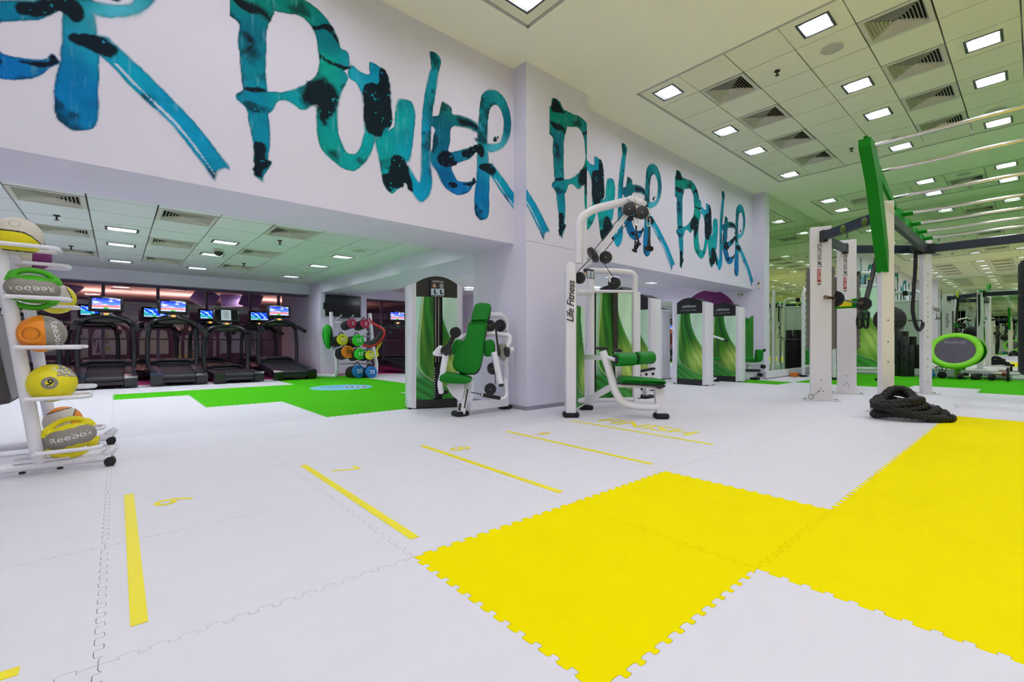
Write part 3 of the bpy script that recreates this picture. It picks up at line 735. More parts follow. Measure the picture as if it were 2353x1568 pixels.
# ink blots
blots = [cA((75, 5), (180, 25), (260, 60), (335, 130), (330, 180), (250, 130), (160, 90)), cA((95, 270), (170, 300), (195, 380), (160, 445), (85, 440), (140, 390), (120, 320)),
  cA((690, 225), (780, 205), (850, 215), (890, 310), (905, 375), (850, 290), (780, 245), (720, 260)), cA((740, 450), (820, 505), (900, 530), (985, 560), (1010, 520), (1000, 570), (930, 580), (830, 535), (750, 490)),
  cA((110, 735), (250, 735), (290, 765), (200, 775), (130, 760)), cA((140, 905), (200, 930), (270, 945), (200, 915)),
  cA((580, 780), (640, 690), (740, 650), (830, 690), (895, 770), (890, 900), (830, 1000), (790, 1060), (740, 990), (710, 885), (650, 900), (600, 860)),
  cA((190, 1195), (230, 1185), (290, 1215), (298, 1330), (345, 1360), (275, 1430), (262, 1490), (195, 1460), (190, 1330)),
  cB((455, 380), (470, 320), (530, 305), (575, 315), (580, 220), (600, 188), (640, 225), (668, 320), (680, 500), (685, 630), (620, 680), (590, 735), (500, 700), (465, 620), (458, 480)),
  cB((610, 1030), (660, 1010), (680, 900), (725, 868), (790, 925), (830, 1040), (848, 1150), (815, 1145), (785, 1095), (770, 1130), (700, 1140), (665, 1165), (625, 1110)),
  cB((1040, 890), (1075, 845), (1120, 840), (1165, 880), (1192, 925), (1190, 950), (1150, 965), (1100, 965), (1055, 940)),
  cB((1230, 850), (1270, 830), (1310, 805), (1340, 800), (1345, 840), (1310, 885), (1240, 895)),
  cB((1340, 800), (1370, 785), (1400, 815), (1410, 860), (1385, 892), (1350, 860), (1335, 830)),
  cB((1365, 955), (1395, 940), (1440, 945), (1475, 960), (1498, 1000), (1475, 1033), (1440, 1020), (1380, 990)),
  cB((1200, 580), (1290, 600), (1355, 645), (1370, 690), (1290, 655), (1210, 640)), cB((1125, 1100), (1160, 1088), (1195, 1110), (1180, 1135), (1140, 1130)),
  cB((1240, 1100), (1310, 1085), (1322, 1050), (1345, 1085), (1300, 1115)),
  cC((160, 150), (175, 60), (205, 85), (228, 140), (240, 165), (190, 168)), cC((150, 235), (180, 250), (215, 290), (215, 310), (170, 290)),
  cB((1476, 745), (1490, 730), (1508, 750), (1500, 770), (1480, 765)), cB((1505, 735), (1515, 728), (1520, 742), (1510, 745))]
# colour control points: (place, colour)
ctl = [(cC((200, 190)), (0, 112, 100)), (cA((200, 300)), (0, 90, 110)), (cA((200, 620)), (0, 104, 120)), (cA((180, 830)), (0, 112, 140)), (cA((230, 1100)), (0, 115, 140)), (cA((560, 60)), (0, 108, 95)), (cA((800, 330)), (0, 95, 105)), (cA((820, 580)), (0, 128, 112)), (cA((420, 810)), (0, 130, 140)),
  (cB((150, 800)), (0, 128, 120)), (cB((300, 930)), (0, 132, 130)), (cB((480, 880)), (0, 135, 140)), (cB((420, 270)), (20, 140, 165)), (cB((540, 240)), (0, 120, 150)), (cB((620, 850)), (0, 132, 132)), (cB((760, 600)), (0, 138, 138)), (cB((830, 800)), (0, 132, 150)), (cB((940, 700)), (0, 128, 165)), (cB((1000, 300)), (0, 128, 150)), (cB((940, 1150)), (0, 130, 165)), (cB((1020, 110)), (0, 118, 130)),
  (cB((1100, 510)), (0, 98, 95)), (cB((1060, 610)), (0, 70, 90)), (cB((1060, 760)), (0, 78, 105)), (cB((1080, 1050)), (0, 78, 125)), (cB((1200, 1160)), (0, 95, 160)), (cB((1400, 500)), (0, 105, 115)), (cB((1540, 420)), (15, 120, 130)), (cB((1590, 600)), (0, 95, 115)), (cB((1500, 820)), (60, 150, 170)), (cB((1390, 740)), (0, 110, 125)), (cB((1390, 1200)), (0, 98, 150)), (cB((1540, 1080)), (0, 132, 160)), (cB((1640, 1230)), (0, 130, 170))]
ctlP = np.array([c[0][0] for c in ctl]); ctlC = np.array([lin(c[1]) for c in ctl])
NXM = 450; DXM = MD / NXM; ZM0, ZM1 = 2.14, 4.36; NZM = int(round((ZM1 - ZM0) / DXM)); XM0 = 0.72
gx = XM0 + np.arange(NXM) * DXM; gz = ZM0 + np.arange(NZM + 1) * DXM
GXm, GZm = np.meshgrid(gx, gz, indexing='ij'); PT = np.stack([GXm.ravel(), GZm.ravel()], 1)
def vnoise(P, s, seed):
    r_ = np.random.default_rng(seed); N = 64; tab = r_.random((N, N)); q = P * s; i = np.floor(q).astype(int); f_ = q - i; f_ = f_ * f_ * (3 - 2 * f_)
    a = tab[i[:, 0] % N, i[:, 1] % N]; b = tab[(i[:, 0] + 1) % N, i[:, 1] % N]; c = tab[i[:, 0] % N, (i[:, 1] + 1) % N]; d = tab[(i[:, 0] + 1) % N, (i[:, 1] + 1) % N]
    return (a * (1 - f_[:, 0]) + b * f_[:, 0]) * (1 - f_[:, 1]) + (c * (1 - f_[:, 0]) + d * f_[:, 0]) * f_[:, 1]
def fbm(P, s, seed, o=4): return sum(vnoise(P, s * 2 ** k, seed + k) * 0.5 ** k for k in range(o)) / sum(0.5 ** k for k in range(o))
def sdf(P, poly):
    """signed distance, negative inside"""
    lo, hi = poly.min(0) - 0.12, poly.max(0) + 0.12
    D = np.full(len(P), 1.0); k = np.where((P[:, 0] > lo[0]) & (P[:, 0] < hi[0]) & (P[:, 1] > lo[1]) & (P[:, 1] < hi[1]))[0]
    Q = P[k]; dm = np.full(len(Q), 9.0); ins = np.zeros(len(Q), bool)
    for i in range(len(poly)):
        a, b = poly[i - 1], poly[i]; e = b - a; w = Q - a
        t = np.clip((w @ e) / max(e @ e, 1e-12), 0, 1); d = w - t[:, None] * e; dm = np.minimum(dm, (d * d).sum(1))
        c1 = (a[1] > Q[:, 1]) != (b[1] > Q[:, 1])
        if abs(b[1] - a[1]) > 1e-12: xi = a[0] + (Q[:, 1] - a[1]) / (b[1] - a[1]) * (b[0] - a[0]); ins ^= c1 & (Q[:, 0] < xi)
    D[k] = np.sqrt(dm) * np.where(ins, -1, 1); return D
rag = (fbm(PT, 26, 3) - 0.5) * 0.028
d_all = np.full(len(PT), 1.0); edge = np.full(len(PT), 1.0)
for P in strokes:
    d = sdf(PT, P); d_all = np.minimum(d_all, d)
d_all = d_all + rag * 0.45
soft = 0.006 + 0.03 * np.clip((fbm(PT, 3.2, 21) - 0.45) * 3, 0, 1)
alpha = np.clip(0.5 - d_all / soft, 0, 1)
w = np.stack([1.0 / (((PT - c) ** 2).sum(1) + 0.006) ** 1.6 for c in ctlP], 1); w /= w.sum(1, keepdims=True)
colr = w @ ctlC
tone = fbm(PT, 9, 40); streak = fbm(PT * np.array([7.0, 0.8]), 6, 60, 3)
colr = colr * (0.80 + 0.5 * tone)[:, None] * 1.38
pale = np.clip((streak - 0.70) * 2.2, 0, 0.25)[:, None]; colr = colr * (1 - pale) + lin((120, 190, 205)) * pale
edge_dark = np.exp(-((d_all + 0.006) / 0.008) ** 2)[:, None] * 0.35; colr = colr * (1 - edge_dark)
dk = np.zeros(len(PT))
for k, P in enumerate(blots):
    d = sdf(PT, sm(P, 4)) + rag * (1.0 if k != 6 else 2.2)
    dk = np.maximum(dk, np.clip(0.5 - d / (0.012 if k not in (0, 1, 6, 14) else 0.05), 0, 1))
dk = np.maximum(dk, np.clip((fbm(PT, 4.5, 90) - 0.63) * 7, 0, 0.75) * alpha)
alpha = np.maximum(alpha, dk * (dk > 0.5))
speck = (fbm(PT, 30, 77, 2) > 0.80) & (dk > .6)
dkc = dk * 0.97; dkc[speck] = 0.1
colr = colr * (1 - dkc[:, None]) + lin((12, 12, 24)) * dkc[:, None]
leg_d = sdf(PT, strokes[-1]); low_edge = np.concatenate([legB[4:], legC])
dl = np.full(len(PT), 9.0)
for a_, b_ in zip(low_edge[:-1], low_edge[1:]):
    e = b_ - a_; w_ = PT - a_; t_ = np.clip((w_ @ e) / (e @ e), 0, 1); dl = np.minimum(dl, np.sqrt(((w_ - t_[:, None] * e) ** 2).sum(1)))
wl_w = 0.010 * np.clip(fbm(PT, 8, 133) * 2.2 - .5, 0, 1)
white_line = (np.abs(dl - 0.036) < wl_w) & (leg_d < -0.01) & (PT[:, 1] < legA[4][1])
alpha[white_line] *= 0.15
MUR_A = alpha.reshape(NXM, NZM + 1); MUR_C = (colr * alpha[:, None] + WALL_LIN * (1 - alpha[:, None])).reshape(NXM, NZM + 1, 3)
def mural(x0, x1, y, parent, label):
    i0 = int(math.ceil((x0 - XM0) / DXM)); i1 = int(math.floor((x1 - XM0) / DXM)); ii = np.arange(i0, i1 + 1)
    A = MUR_A[ii % NXM]; Cc = MUR_C[ii % NXM].reshape(-1, 3); X = XM0 + ii * DXM; X[0] = x0 + .0005; X[-1] = x1 - .0005
    XX, ZZ = np.meshgrid(X, gz, indexing='ij'); P = np.stack([XX.ravel(), np.full(XX.size, y - 0.0015), ZZ.ravel()], 1)
    idx = np.arange(P.shape[0]).reshape(len(ii), -1); Q = np.stack([idx[:-1, :-1], idx[1:, :-1], idx[1:, 1:], idx[:-1, 1:]], -1).reshape(-1, 4)
    keep = (A.ravel() > 0.02)[Q].any(1); o = np_mesh('painted_lettering', P, Q[keep], Cc, M_VCP, parent); o['label'] = label
mural(-1.6, XC0, YW, wall_mural, 'teal brush lettering POWER across the left mural wall')
mural(XC0, XC1, YC0, column, 'teal brush letter P and leg of an R on the column')
mural(XC1, XE, YW, wall_mural_r, 'teal brush lettering POWER POWER on the right mural wall')
# wallpaper edge on the column, just proud of the paint
MB().bb(XC0 + .002, XC1 - .002, YC0 - .0012, YC0, 2.128, 2.133).build('paper_edge', M_SKIRT, column)
# ================================================================== medicine ball rack and balls
YF, YR = 4.2, 5.08
M_FRAMEW = mat('rack_white', S(226, 223, 233), 0.3, var=0.02, scale=8, coat=0.2)
M_CLEAR = mat('clear_cap', S(214, 212, 222), 0.12, var=0.03)
rack = thing('ball_rack', 'white steel A-frame ball rack on casters at the left edge', 'rack', (-0.56, 4.64, 0))
LV = [(1.449, -0.283), (1.129, -0.233), (0.818, -0.187), (0.494, -0.134), (0.151, -0.08)]
def post_x(z): return -0.375 - 0.17 * (z - 0.08) / 1.33
for y in (YF, YR):
    for sgn in (1, -1):
        X = lambda x: x if sgn > 0 else -1.12 - x
        MB().tube([(X(post_x(0.075)), y, 0.075), (X(post_x(1.52)), y, 1.52)], 0.036, 16).build('post', M_FRAMEW, rack, world=True)
        for z, xt in LV:
            px = X(post_x(z)); tx = X(xt); s_ = sgn
            path = fillet([(px, y - .105, z), (tx, y - .105, z), (tx, y + .105, z), (px, y + .105, z)], 0.075, 8)
            MB().tube(path, 0.0135, 12).tube([(px, y - .11, z), (px, y + .11, z)], 0.0135, 10).build('ball_loop', M_FRAMEW, rack, world=True)
    MB().tube([(-1.10, y, 0.062), (-0.03, y, 0.062)], 0.030, 16).build('base_tube', M_FRAMEW, rack, world=True)
    MB().rbox((-0.36, y, 0.094), (0.26, 0.075, 0.012), 0.005).build('foot_plate', M_FRAMEW, rack, world=True)
    for x, s_ in ((-0.035, 1), (-1.09, -1)):
        c = MB().tube([(x - s_ * .03, y, 0.075), (x + s_ * .005, y, 0.10), (x + s_ * .03, y + .01, 0.125)], [0.028, 0.030, 0.020], 14).build('end_cap', M_CLEAR, rack, world=True)
        cs = MB().cyl((x, y - .03, 0.032), (x, y + .03, 0.032), 0.032, 20).build('caster', M_BLACK, rack, world=True)
        cs2 = MB().bb(x - .02, x + .02, y - .034, y + .034, 0.0, 0.03).build('caster_brake', M_BLACK, rack, world=True)
    for x in (-0.28, -0.45): MB().cyl((x, y, 0.02), (x, y, 0.04), 0.016, 12).build('bolt', M_BLACK, rack, world=True)
MB().tube([(post_x(0.11), YF, 0.11), (post_x(0.11), YR, 0.11)], 0.024, 12).build('cross_tube', M_FRAMEW, rack, world=True)
MB().tube([(post_x(1.5), YF, 1.46), (post_x(1.5), YR, 1.46)], 0.024, 12).build('cross_tube', M_FRAMEW, rack, world=True)
# dark grey box panel inside the rack frame
gp = thing('grey_panel', 'dark grey slanted panel box behind the ball rack post', 'panel', (-0.66, 4.95, 0.0))
Mg = Matrix.Translation((-0.65, 4.72, 0.74)) @ Matrix.Rotation(math.radians(-9), 4, 'Y')
MB().rbox((0, 0, 0), (0.14, 0.5, 0.62), 0.01, 2, Mg).build('body', mat('dark_grey_sheet', S(74, 70, 70), 0.6, var=0.06, scale=30), gp, world=True)
MB().rbox((0.076, 0, 0), (0.012, 0.46, 0.58), 0.004, 1, Mg).build('side', mat('grey_sheet', S(140, 136, 142), 0.55), gp, world=True)
MB().tube([(-0.75, 4.75, 0.0), (-0.68, 4.74, 0.5)], 0.025, 12).build('stand', M_CHAR, gp, world=True)

M_BY = mat('ball_yellow', S(226, 212, 10), 0.55, var=0.07, scale=30, bump=0.08)
M_BG = mat('ball_green', S(66, 168, 14), 0.5, var=0.08, scale=25)
M_BO = mat('ball_orange', S(226, 132, 14), 0.5, var=0.07, scale=25)
M_BGREY = mat('ball_grey', S(136, 130, 122), 0.6, var=0.12, scale=40)
M_BW = mat('ball_cream', S(206, 198, 186), 0.6, var=0.10, scale=140, bump=0.35, bscale=160)
M_BP = mat('ball_purple', S(116, 24, 104), 0.5, var=0.08)
M_SEAMK = mat('ball_seam', S(60, 52, 44), 0.7)
def view_frame(c, roll=0.0):
    z = (Vector((0, 0, H_CAM)) - Vector(c)).normalized(); x = UPV.cross(z).normalized(); y = z.cross(x)
    a = math.radians(roll); x2 = x * math.cos(a) + y * math.sin(a); y2 = -x * math.sin(a) + y * math.cos(a)
    return Matrix(((x2.x, y2.x, z.x), (x2.y, y2.y, z.y), (x2.z, y2.z, z.z)))
def wrap(mb, body, size, Rm, r3, M, off=(0, 0), rot=0.0, mi=0, bold=0.0, lift=1.006):
    V, Fc = text_data(body, size, bold=bold); out = []; a = math.radians(rot)
    for p in V:
        x, y = p[0] * math.cos(a) - p[1] * math.sin(a) + off[0], p[0] * math.sin(a) + p[1] * math.cos(a) + off[1]
        l = math.hypot(x, y); th = l / Rm; k = math.sin(th) / l if l > 1e-9 else 0
        out.append(M @ Vector((x * k * r3[0] * lift, y * k * r3[1] * lift, math.cos(th) * r3[2] * lift)))
    mb.add(out, Fc, mi); return mb
def ring_on(mb, M, R, off, rad, w, mi=0):
    a0, b0 = off; V = []; Fc = []; n = 32
    for k in range(n):
        for q in (rad - w / 2, rad + w / 2):
            x, y = a0 + q * math.cos(2 * math.pi * k / n), b0 + q * math.sin(2 * math.pi * k / n); l = math.hypot(x, y); th = l / R
            kk = math.sin(th) / l if l > 1e-9 else 0; V.append(M @ Vector((x * kk * R * 1.005, y * kk * R * 1.005, math.cos(th) * R * 1.005)))
    for k in range(n): l = (k + 1) % n; Fc.append((2 * k, 2 * l, 2 * l + 1, 2 * k + 1))
    return mb.add(V, Fc, mi)
def round_ball(name, label, c, R, mats, fn, roll=0):
    t = thing(name, label, 'medicine ball', c, group='medicine balls on the rack')
    M = view_frame(c, roll).to_4x4()
    MB().ell((0, 0, 0), R, 96, 72, M, mi=fn).build('shell', mats, t, angle=60); return t, M
def grip_ball(label, c, R, m_main, text, trot, roll, m_band=None):
    t = thing('grip_ball', label, 'medicine ball', c, group='medicine balls on the rack')
    M = view_frame(c, roll).to_4x4(); r3 = (1.10 * R, 0.76 * R, 0.92 * R)
    MB().ell((0, 0, 0), r3, 48, 28, M, mi=lambda q: 1 if abs(q.y) < 0.62 else 0).build('body', [m_main, m_band or M_BGREY], t, angle=60)
    for s_ in (1, -1):
        pts = catmull([(-.98 * R, s_ * .30 * R, 0), (-.80 * R, s_ * .66 * R, 0), (-.42 * R, s_ * .93 * R, 0), (0, s_ * 1.0 * R, 0), (.42 * R, s_ * .93 * R, 0), (.80 * R, s_ * .66 * R, 0), (.98 * R, s_ * .30 * R, 0)], 5)
        MB().tube(pts, [0.15 * R if 6 < k < 25 else 0.20 * R for k in range(len(pts))], 12, M=M).build('handle', m_main, t)
        for e in (1, -1): MB().ell(M @ Vector((e * .74 * R, s_ * .50 * R, 0)), (.30 * R, .26 * R, .34 * R), 16, 10, M.to_3x3().to_4x4()).build('handle_root', m_main, t)
    mb = MB(); wrap(mb, text, 0.40 * R * 1.45, R, r3, M, rot=trot); flat_mesh(mb, 'lettering', M_TEXTW, t); return t
# top ball, cream over yellow
RB = 0.118
t, M = round_ball('medicine_ball', 'cream and yellow medicine ball on the top loop of the rack', (-0.47, YF, 1.515), RB, [M_BW, M_BY, M_SEAMK], lambda q: 1 if q.y < 0.22 - 0.75 * max(q.x, 0) ** 2 and q.y > -0.72 else (2 if q.y < 0.30 - 0.75 * max(q.x, 0) ** 2 and q.y > -0.78 else 0))
ring_on(mb := MB(), M, RB, (-0.015, 0.085), 0.026, 0.002); flat_mesh(mb, 'logo_ring', M_SEAMK, t)
t, M = round_ball('medicine_ball', 'cream and purple medicine ball on the rear top loop', (-0.50, YR, 1.515), RB, [M_BW, M_BP, M_SEAMK], lambda q: 1 if q.x > 0.12 else (2 if q.x > 0.06 else 0))
grip_ball('green and grey twin-grip ball on the second loop', (-0.405, YF, 1.190), RB, M_BG, 'Reebok', 190, -4)
t, M = round_ball('medicine_ball', 'cream and yellow ball half hidden behind the green twin-grip ball', (-0.36, YR, 1.195), RB, [M_BW, M_BY, M_SEAMK], lambda q: 1 if q.y < -0.2 or q.x > 0.75 else (2 if q.y < -0.12 or q.x > 0.70 else 0), 20)
# orange ball with a round hand hole
c = (-0.363, YF, 0.905)
t, M = round_ball('grip_ball', 'orange and grey ball with a round hand hole on the third loop', c, RB, [M_BO, M_BGREY], lambda q: 1 if q.x > 0.12 else 0, 4)
Mh = M @ Matrix.Rotation(math.radians(-26), 4, 'Y') @ Matrix.Translation((0, 0, RB * 0.90))
pts = [(0.055 * math.cos(a), 0.048 * math.sin(a), 0) for a in np.linspace(0, 2 * math.pi, 29)[:-1]]
MB().tube(pts, 0.012, 10, closed=True, M=Mh).build('hand_hole_rim', M_BO, t)
MB().lathe([(0.05, 0.006), (0.045, 0.002)], 28, Mh).build('hand_hole', mat('ball_orange_deep', S(170, 92, 10), 0.6), t)
mb = MB(); wrap(mb, 'Reebok', 0.062, RB, (RB, RB, RB), M, off=(0.072, 0.002), rot=-82); flat_mesh(mb, 'lettering', M_TEXTW, t)
# worn yellow 9
c = (-0.317, YF, 0.585)
def worn(q):
    n_ = math.sin(q.x * 23 + q.z * 7) * math.sin(q.y * 31 + q.x * 9)
    if q.y > 0.35 and q.x > 0.15 and n_ < 0.45: return 1
    if q.y < -0.72 and q.x < 0.2 and n_ < 0.1: return 1
    return 0
t, M = round_ball('medicine_ball', 'worn yellow ball marked 9 on the fourth loop', c, RB + .004, [M_BY, M_BGREY], worn, -4)
MB().prism([(0.085 * math.cos(a), 0.085 * math.sin(a)) for a in np.linspace(-1.1, 1.1, 12)], 0.03, M @ Matrix.Translation((0.032, -0.018, 0.03)) @ Matrix.Rotation(math.radians(90), 4, 'Y') @ Matrix.Rotation(math.radians(90), 4, 'Z')).build('side_flat', M_BY, t) if False else None
mb = MB(); ring_on(mb, M, RB + .004, (-0.012, 0.0), 0.030, 0.020); flat_mesh(mb, 'badge_ring', M_BGREY, t)
mb = MB(); wrap(mb, '9', 0.062, RB + .004, (RB + .004,) * 3, M, off=(-0.012, 0.0), rot=-20, bold=0.02, lift=1.012); flat_mesh(mb, 'number', M_TEXTK, t)
mb = MB(); wrap(mb, 'Reebok', 0.05, RB + .004, (RB + .004,) * 3, M, off=(0.06, 0.085), rot=-14); flat_mesh(mb, 'lettering', M_TEXTW, t)
# orange and cream 8 on the rear lowest loop
c = (-0.322, YR, 0.222)
t, M = round_ball('medicine_ball', 'cream and orange ball marked 8 on the rear lowest loop', c, RB, [M_BW, M_BO, M_SEAMK], lambda q: 1 if (q.x > 0.42 + 0.25 * abs(q.y + .1)) or q.y > 0.80 + .3 * q.x or (q.x < -0.3 and q.y < -0.55) else (2 if (q.x > 0.36 + 0.25 * abs(q.y + .1)) or q.y > 0.74 + .3 * q.x else 0))
mb = MB(); ring_on(mb, M, RB, (-0.022, 0.0), 0.030, 0.002); flat_mesh(mb, 'badge_ring', M_SEAMK, t)
mb = MB(); wrap(mb, '8', 0.045, RB, (RB,) * 3, M, off=(-0.022, 0.0), rot=10, bold=0.03, lift=1.01); flat_mesh(mb, 'number', M_TEXTK, t)
grip_ball('yellow and grey twin-grip ball on the lowest loop', (-0.229, YF, 0.222), RB, M_BY, 'Reebok', 0, 12)

# ================================================================== treadmills
M_TB = mat('treadmill_black', S(20, 20, 24), 0.25, var=0.1, scale=12, coat=0.3)
M_TG = mat('treadmill_graphite', S(34, 33, 42), 0.36, var=0.08, scale=20)
M_BELT = mat('treadmill_belt', S(30, 29, 35), 0.5, var=0.12, scale=30, stretch=(8, 1, 1))
M_ROPEL = mat('treadmill_silver', S(120, 118, 124), 0.35, 0.6)
M_LED = mat_emit('console_led', (1.0, 0.25, 0.08, 1), 1.5); M_LEDY = mat_emit('console_amber', (1.0, 0.7, 0.05, 1), 1.2)
def screen_cols(variant):
    def f(U, V):
        P = np.stack([U * 1.6, V], 1); n1 = fbm(P, 4, 5 + variant); n2 = fbm(P, 9, 9 + variant)
        n3_ = fbm(P, 16, 31 + variant)
        if variant == 0:
            sky = lin((90, 140, 240)) * (1 - V[:, None]) + lin((24, 34, 190)) * V[:, None]
            cl = np.clip((fbm(np.stack([U * 1.6 - V * .9, V * 2.4 + U * .8], 1), 3, 5) - .50) * 4, 0, .85)[:, None]; c = sky * (1 - cl) + lin((214, 220, 250)) * cl
            hz = np.clip((0.40 - V + 0.18 * (n2 - .5)) * 16, 0, 1)[:, None]; gcol = lin((196, 96, 70)) * (.35 + 1.1 * n3_)[:, None] + lin((60, 50, 90)) * (1 - n3_)[:, None] * .6; c = c * (1 - hz) + gcol * hz
            mt_ = (np.clip((0.30 + .35 * np.exp(-((U - .27) / .12) ** 2) + .1 * n3_ - V) * 14, 0, 1) * (V > .28))[:, None]; c = c * (1 - mt_ * .7) + lin((150, 130, 190)) * mt_ * .7
        else:
            c = lin((16, 60, 205)) * np.ones((len(U), 1)) * (.6 + .7 * V[:, None]); cl = np.clip((np.sin((U * 2.2 + V) * 8 + n1 * 6) * n2 - .25) * 3, 0, .9)[:, None]
            c = c * (1 - cl) + lin((170, 214, 240)) * cl; g = np.clip((0.55 - V - .8 * U + .3 * n3_) * 7, 0, 1)[:, None]; c = c * (1 - g) + lin((40, 150, 150)) * (.4 + n3_)[:, None] * g
        b = ((V < 0.13)[:, None]); c = np.where(b, lin((150, 165, 225)), c)
        gr = ((V < 0.14) & (np.abs(U - .48) < .09))[:, None]; c = np.where(gr, lin((30, 150, 60)), c); return c
    return f
TMES = {}
def tm(key, fn, m, angle=35):
    if key not in TMES: TMES[key] = fn().mesh(key, m, angle)
    return TMES[key]
def grips(s_):
    mb = MB(); mb.tube(fillet([(s_ * .40, 1.58, 1.10), (s_ * .455, 1.52, 1.115), (s_ * .47, 1.02, 1.05)], .08, 5), [.052] * 3 + [.050] * 10, 14); return mb
def treadmill(x, y, incline, label, variant, paper=False):
    t = thing('treadmill', label, 'treadmill', (x, y, 0.0), (math.radians(incline), 0, 0), group='treadmills by the glass wall')
    P = lambda name, fn, m, a=35: link(name, tm(name + str(fn.__name__ if hasattr(fn, '__name__') else ''), fn, m, a), t)
    def deck(): return MB().rbox((0, 1.02, 0.145), (0.66, 1.85, 0.13), .02)
    def belt(): return MB().rbox((0, 0.85, 0.208), (0.53, 1.62, 0.02), .008).cyl((-.265, .06, .165), (.265, .06, .165), .052, 18)
    def railL(): return MB().rbox((-.365, .98, .205), (.17, 1.62, .05), .018).rbox((-.40, .98, .12), (.05, 1.6, .12), .015)
    def railR(): return MB().rbox((.365, .98, .205), (.17, 1.62, .05), .018).rbox((.40, .98, .12), (.05, 1.6, .12), .015)
    cap = [(0.0, .06), (.02, .02), (.10, .015), (.24, .07), (.24, .235), (.05, .225), (.0, .19)]
    def capL(): return MB().prism([(p[0], p[1]) for p in cap], .19, Matrix(((0, 0, 1, -.46), (1, 0, 0, -.02), (0, 1, 0, 0), (0, 0, 0, 1))))
    def capR(): return MB().prism([(p[0], p[1]) for p in cap], .19, Matrix(((0, 0, 1, .27), (1, 0, 0, -.02), (0, 1, 0, 0), (0, 0, 0, 1))))
    def roller(): return MB().rbox((0, .02, .10), (.54, .05, .07), .015)
    def hood():
        mb = MB(); mb.rbox((0, 1.86, .20), (.82, .48, .20), .05, 3); mb.tube(fillet([(-.36, 1.62, .24), (-.27, 1.60, .315), (.27, 1.60, .315), (.36, 1.62, .24)], .06, 5), .03, 10); return mb
    def upL(): return MB().tube(catmull([(-.43, 1.50, .16), (-.445, 1.56, .45), (-.44, 1.60, .80), (-.40, 1.60, 1.12)], 6), .045, 12)
    def upR(): return MB().tube(catmull([(.43, 1.50, .16), (.445, 1.56, .45), (.44, 1.60, .80), (.40, 1.60, 1.12)], 6), .045, 12)
    def arch(): return MB().tube(catmull([(-.42, 1.60, 1.08), (-.30, 1.60, 1.19), (0, 1.60, 1.265), (.30, 1.60, 1.19), (.42, 1.60, 1.08)], 6), [.06] * 30, 12)
    def tray(): return MB().rbox((0, 1.60, 1.17), (.56, .10, .11), .03)
    def gripL(): return grips(-1)
    def gripR(): return grips(1)
    Mc = Matrix.Translation((0, 1.60, 1.50)) @ Matrix.Rotation(math.radians(-12), 4, 'X')
    def console(): return MB().rbox((0, 0, 0), (.55, .07, .32), .03, 3, Mc).bb(-.12, .12, 1.57, 1.64, 1.26, 1.40)
    def keypad(): return MB().rbox((0, 1.545, 1.305), (.20, .05, .055), .01, 2)
    def led(): return MB().bb(-.04, .04, 1.516, 1.522, 1.306, 1.322)
    def led2(): return MB().bb(-.035, .035, 1.516, 1.522, 1.285, 1.295)
    def footL(): return MB().cyl((-.25, .08, -.005), (-.25, .08, .07), .022, 10)
    def footR(): return MB().cyl((.25, .08, -.005), (.25, .08, .07), .022, 10)
    P('deck', deck, M_TB); P('belt', belt, M_BELT); P('side_rail', railL, M_TG); P('side_rail', railR, M_TG); P('end_cap', capL, M_TB, 25); P('end_cap', capR, M_TB, 25)
    P('rear_roller', roller, M_TG); P('motor_hood', hood, M_TG); P('upright', upL, M_TG); P('upright', upR, M_TG); P('arch', arch, M_TB); P('tray', tray, M_TB)
    P('handlebar', gripL, M_TG); P('handlebar', gripR, M_TG); con = P('console', console, M_TB); P('keypad', keypad, M_ROPEL); P('display', led, M_LED); P('stop_key', led2, M_LEDY); P('foot', footL, M_TB); P('foot', footR, M_TB)
    n3 = Mc.to_3x3()
    if not paper:
        def pos(U, V):
            L = np.stack([(U - .5) * .44, np.full_like(U, -.0375), (V - .5) * .215 + .005], 1); Mn = np.array(n3); return L @ Mn.T + np.array(Mc.translation)
        key = 'screen%d' % variant
        if key not in TMES:
            o = vcol_grid('screen', 72, 40, pos, screen_cols(variant), M_SCREEN, con); TMES[key] = o.data
        else: link('screen', TMES[key], con)
        mb = MB(); add_text(mb, 'LifeFitness', .032, Mc @ frame((0, -.0365, .135), (1, 0, 0), (0, 0, 1)), shear=.3); flat_mesh(mb, 'logo', M_TEXTW, con)
    else:
        MB().box((0, -.037, .0), (.46, .004, .22), Mc).build('screen', mat('screen_off', S(12, 12, 16), .12), con)
        MB().box((-.01, -.041, .0), (.20, .002, .25), Mc).build('paper_notice', mat('paper', S(214, 226, 232), .8), con)
        mb = MB()
        for k in range(9): mb.box((-.01 + .01 * (k % 3 - 1), -.0425, .085 - .02 * k), (.10 if k in (0, 5) else .14 - .015 * (k % 3), .001, .007), Mc)
        mb.build('notice_print', mat('notice_ink', S(90, 95, 105), .8), con)
    return t
TY = 11.15
treadmill(-0.16, TY, 5.5, 'black treadmill with lit screen nearest the ball rack', 0)
treadmill(0.95, TY, 5.5, 'black treadmill with lit screen between ball rack treadmill and paper-notice treadmill', 0)
treadmill(1.97, TY - .1, 0, 'black treadmill with a paper notice taped over its dark screen', 0, paper=True)
treadmill(3.10, TY, 5.5, 'black treadmill with lit screen closest to the white pillar', 0)
treadmill(-1.30, TY, 5.5, 'black treadmill mostly hidden behind the ball rack', 0)
treadmill(6.35, TY, 5.5, 'black treadmill seen between the sandbag rack and the biceps machine', 0)
for x, l in ((0.74, 'rear-row treadmill screen showing beside the second front treadmill'), (1.92, 'rear-row treadmill to the left of the paper notice'), (3.12, 'rear-row treadmill behind the treadmill by the pillar'), (-0.42, 'rear-row treadmill behind the treadmill nearest the ball rack')):
    treadmill(x, 13.28, 4, l, 1)

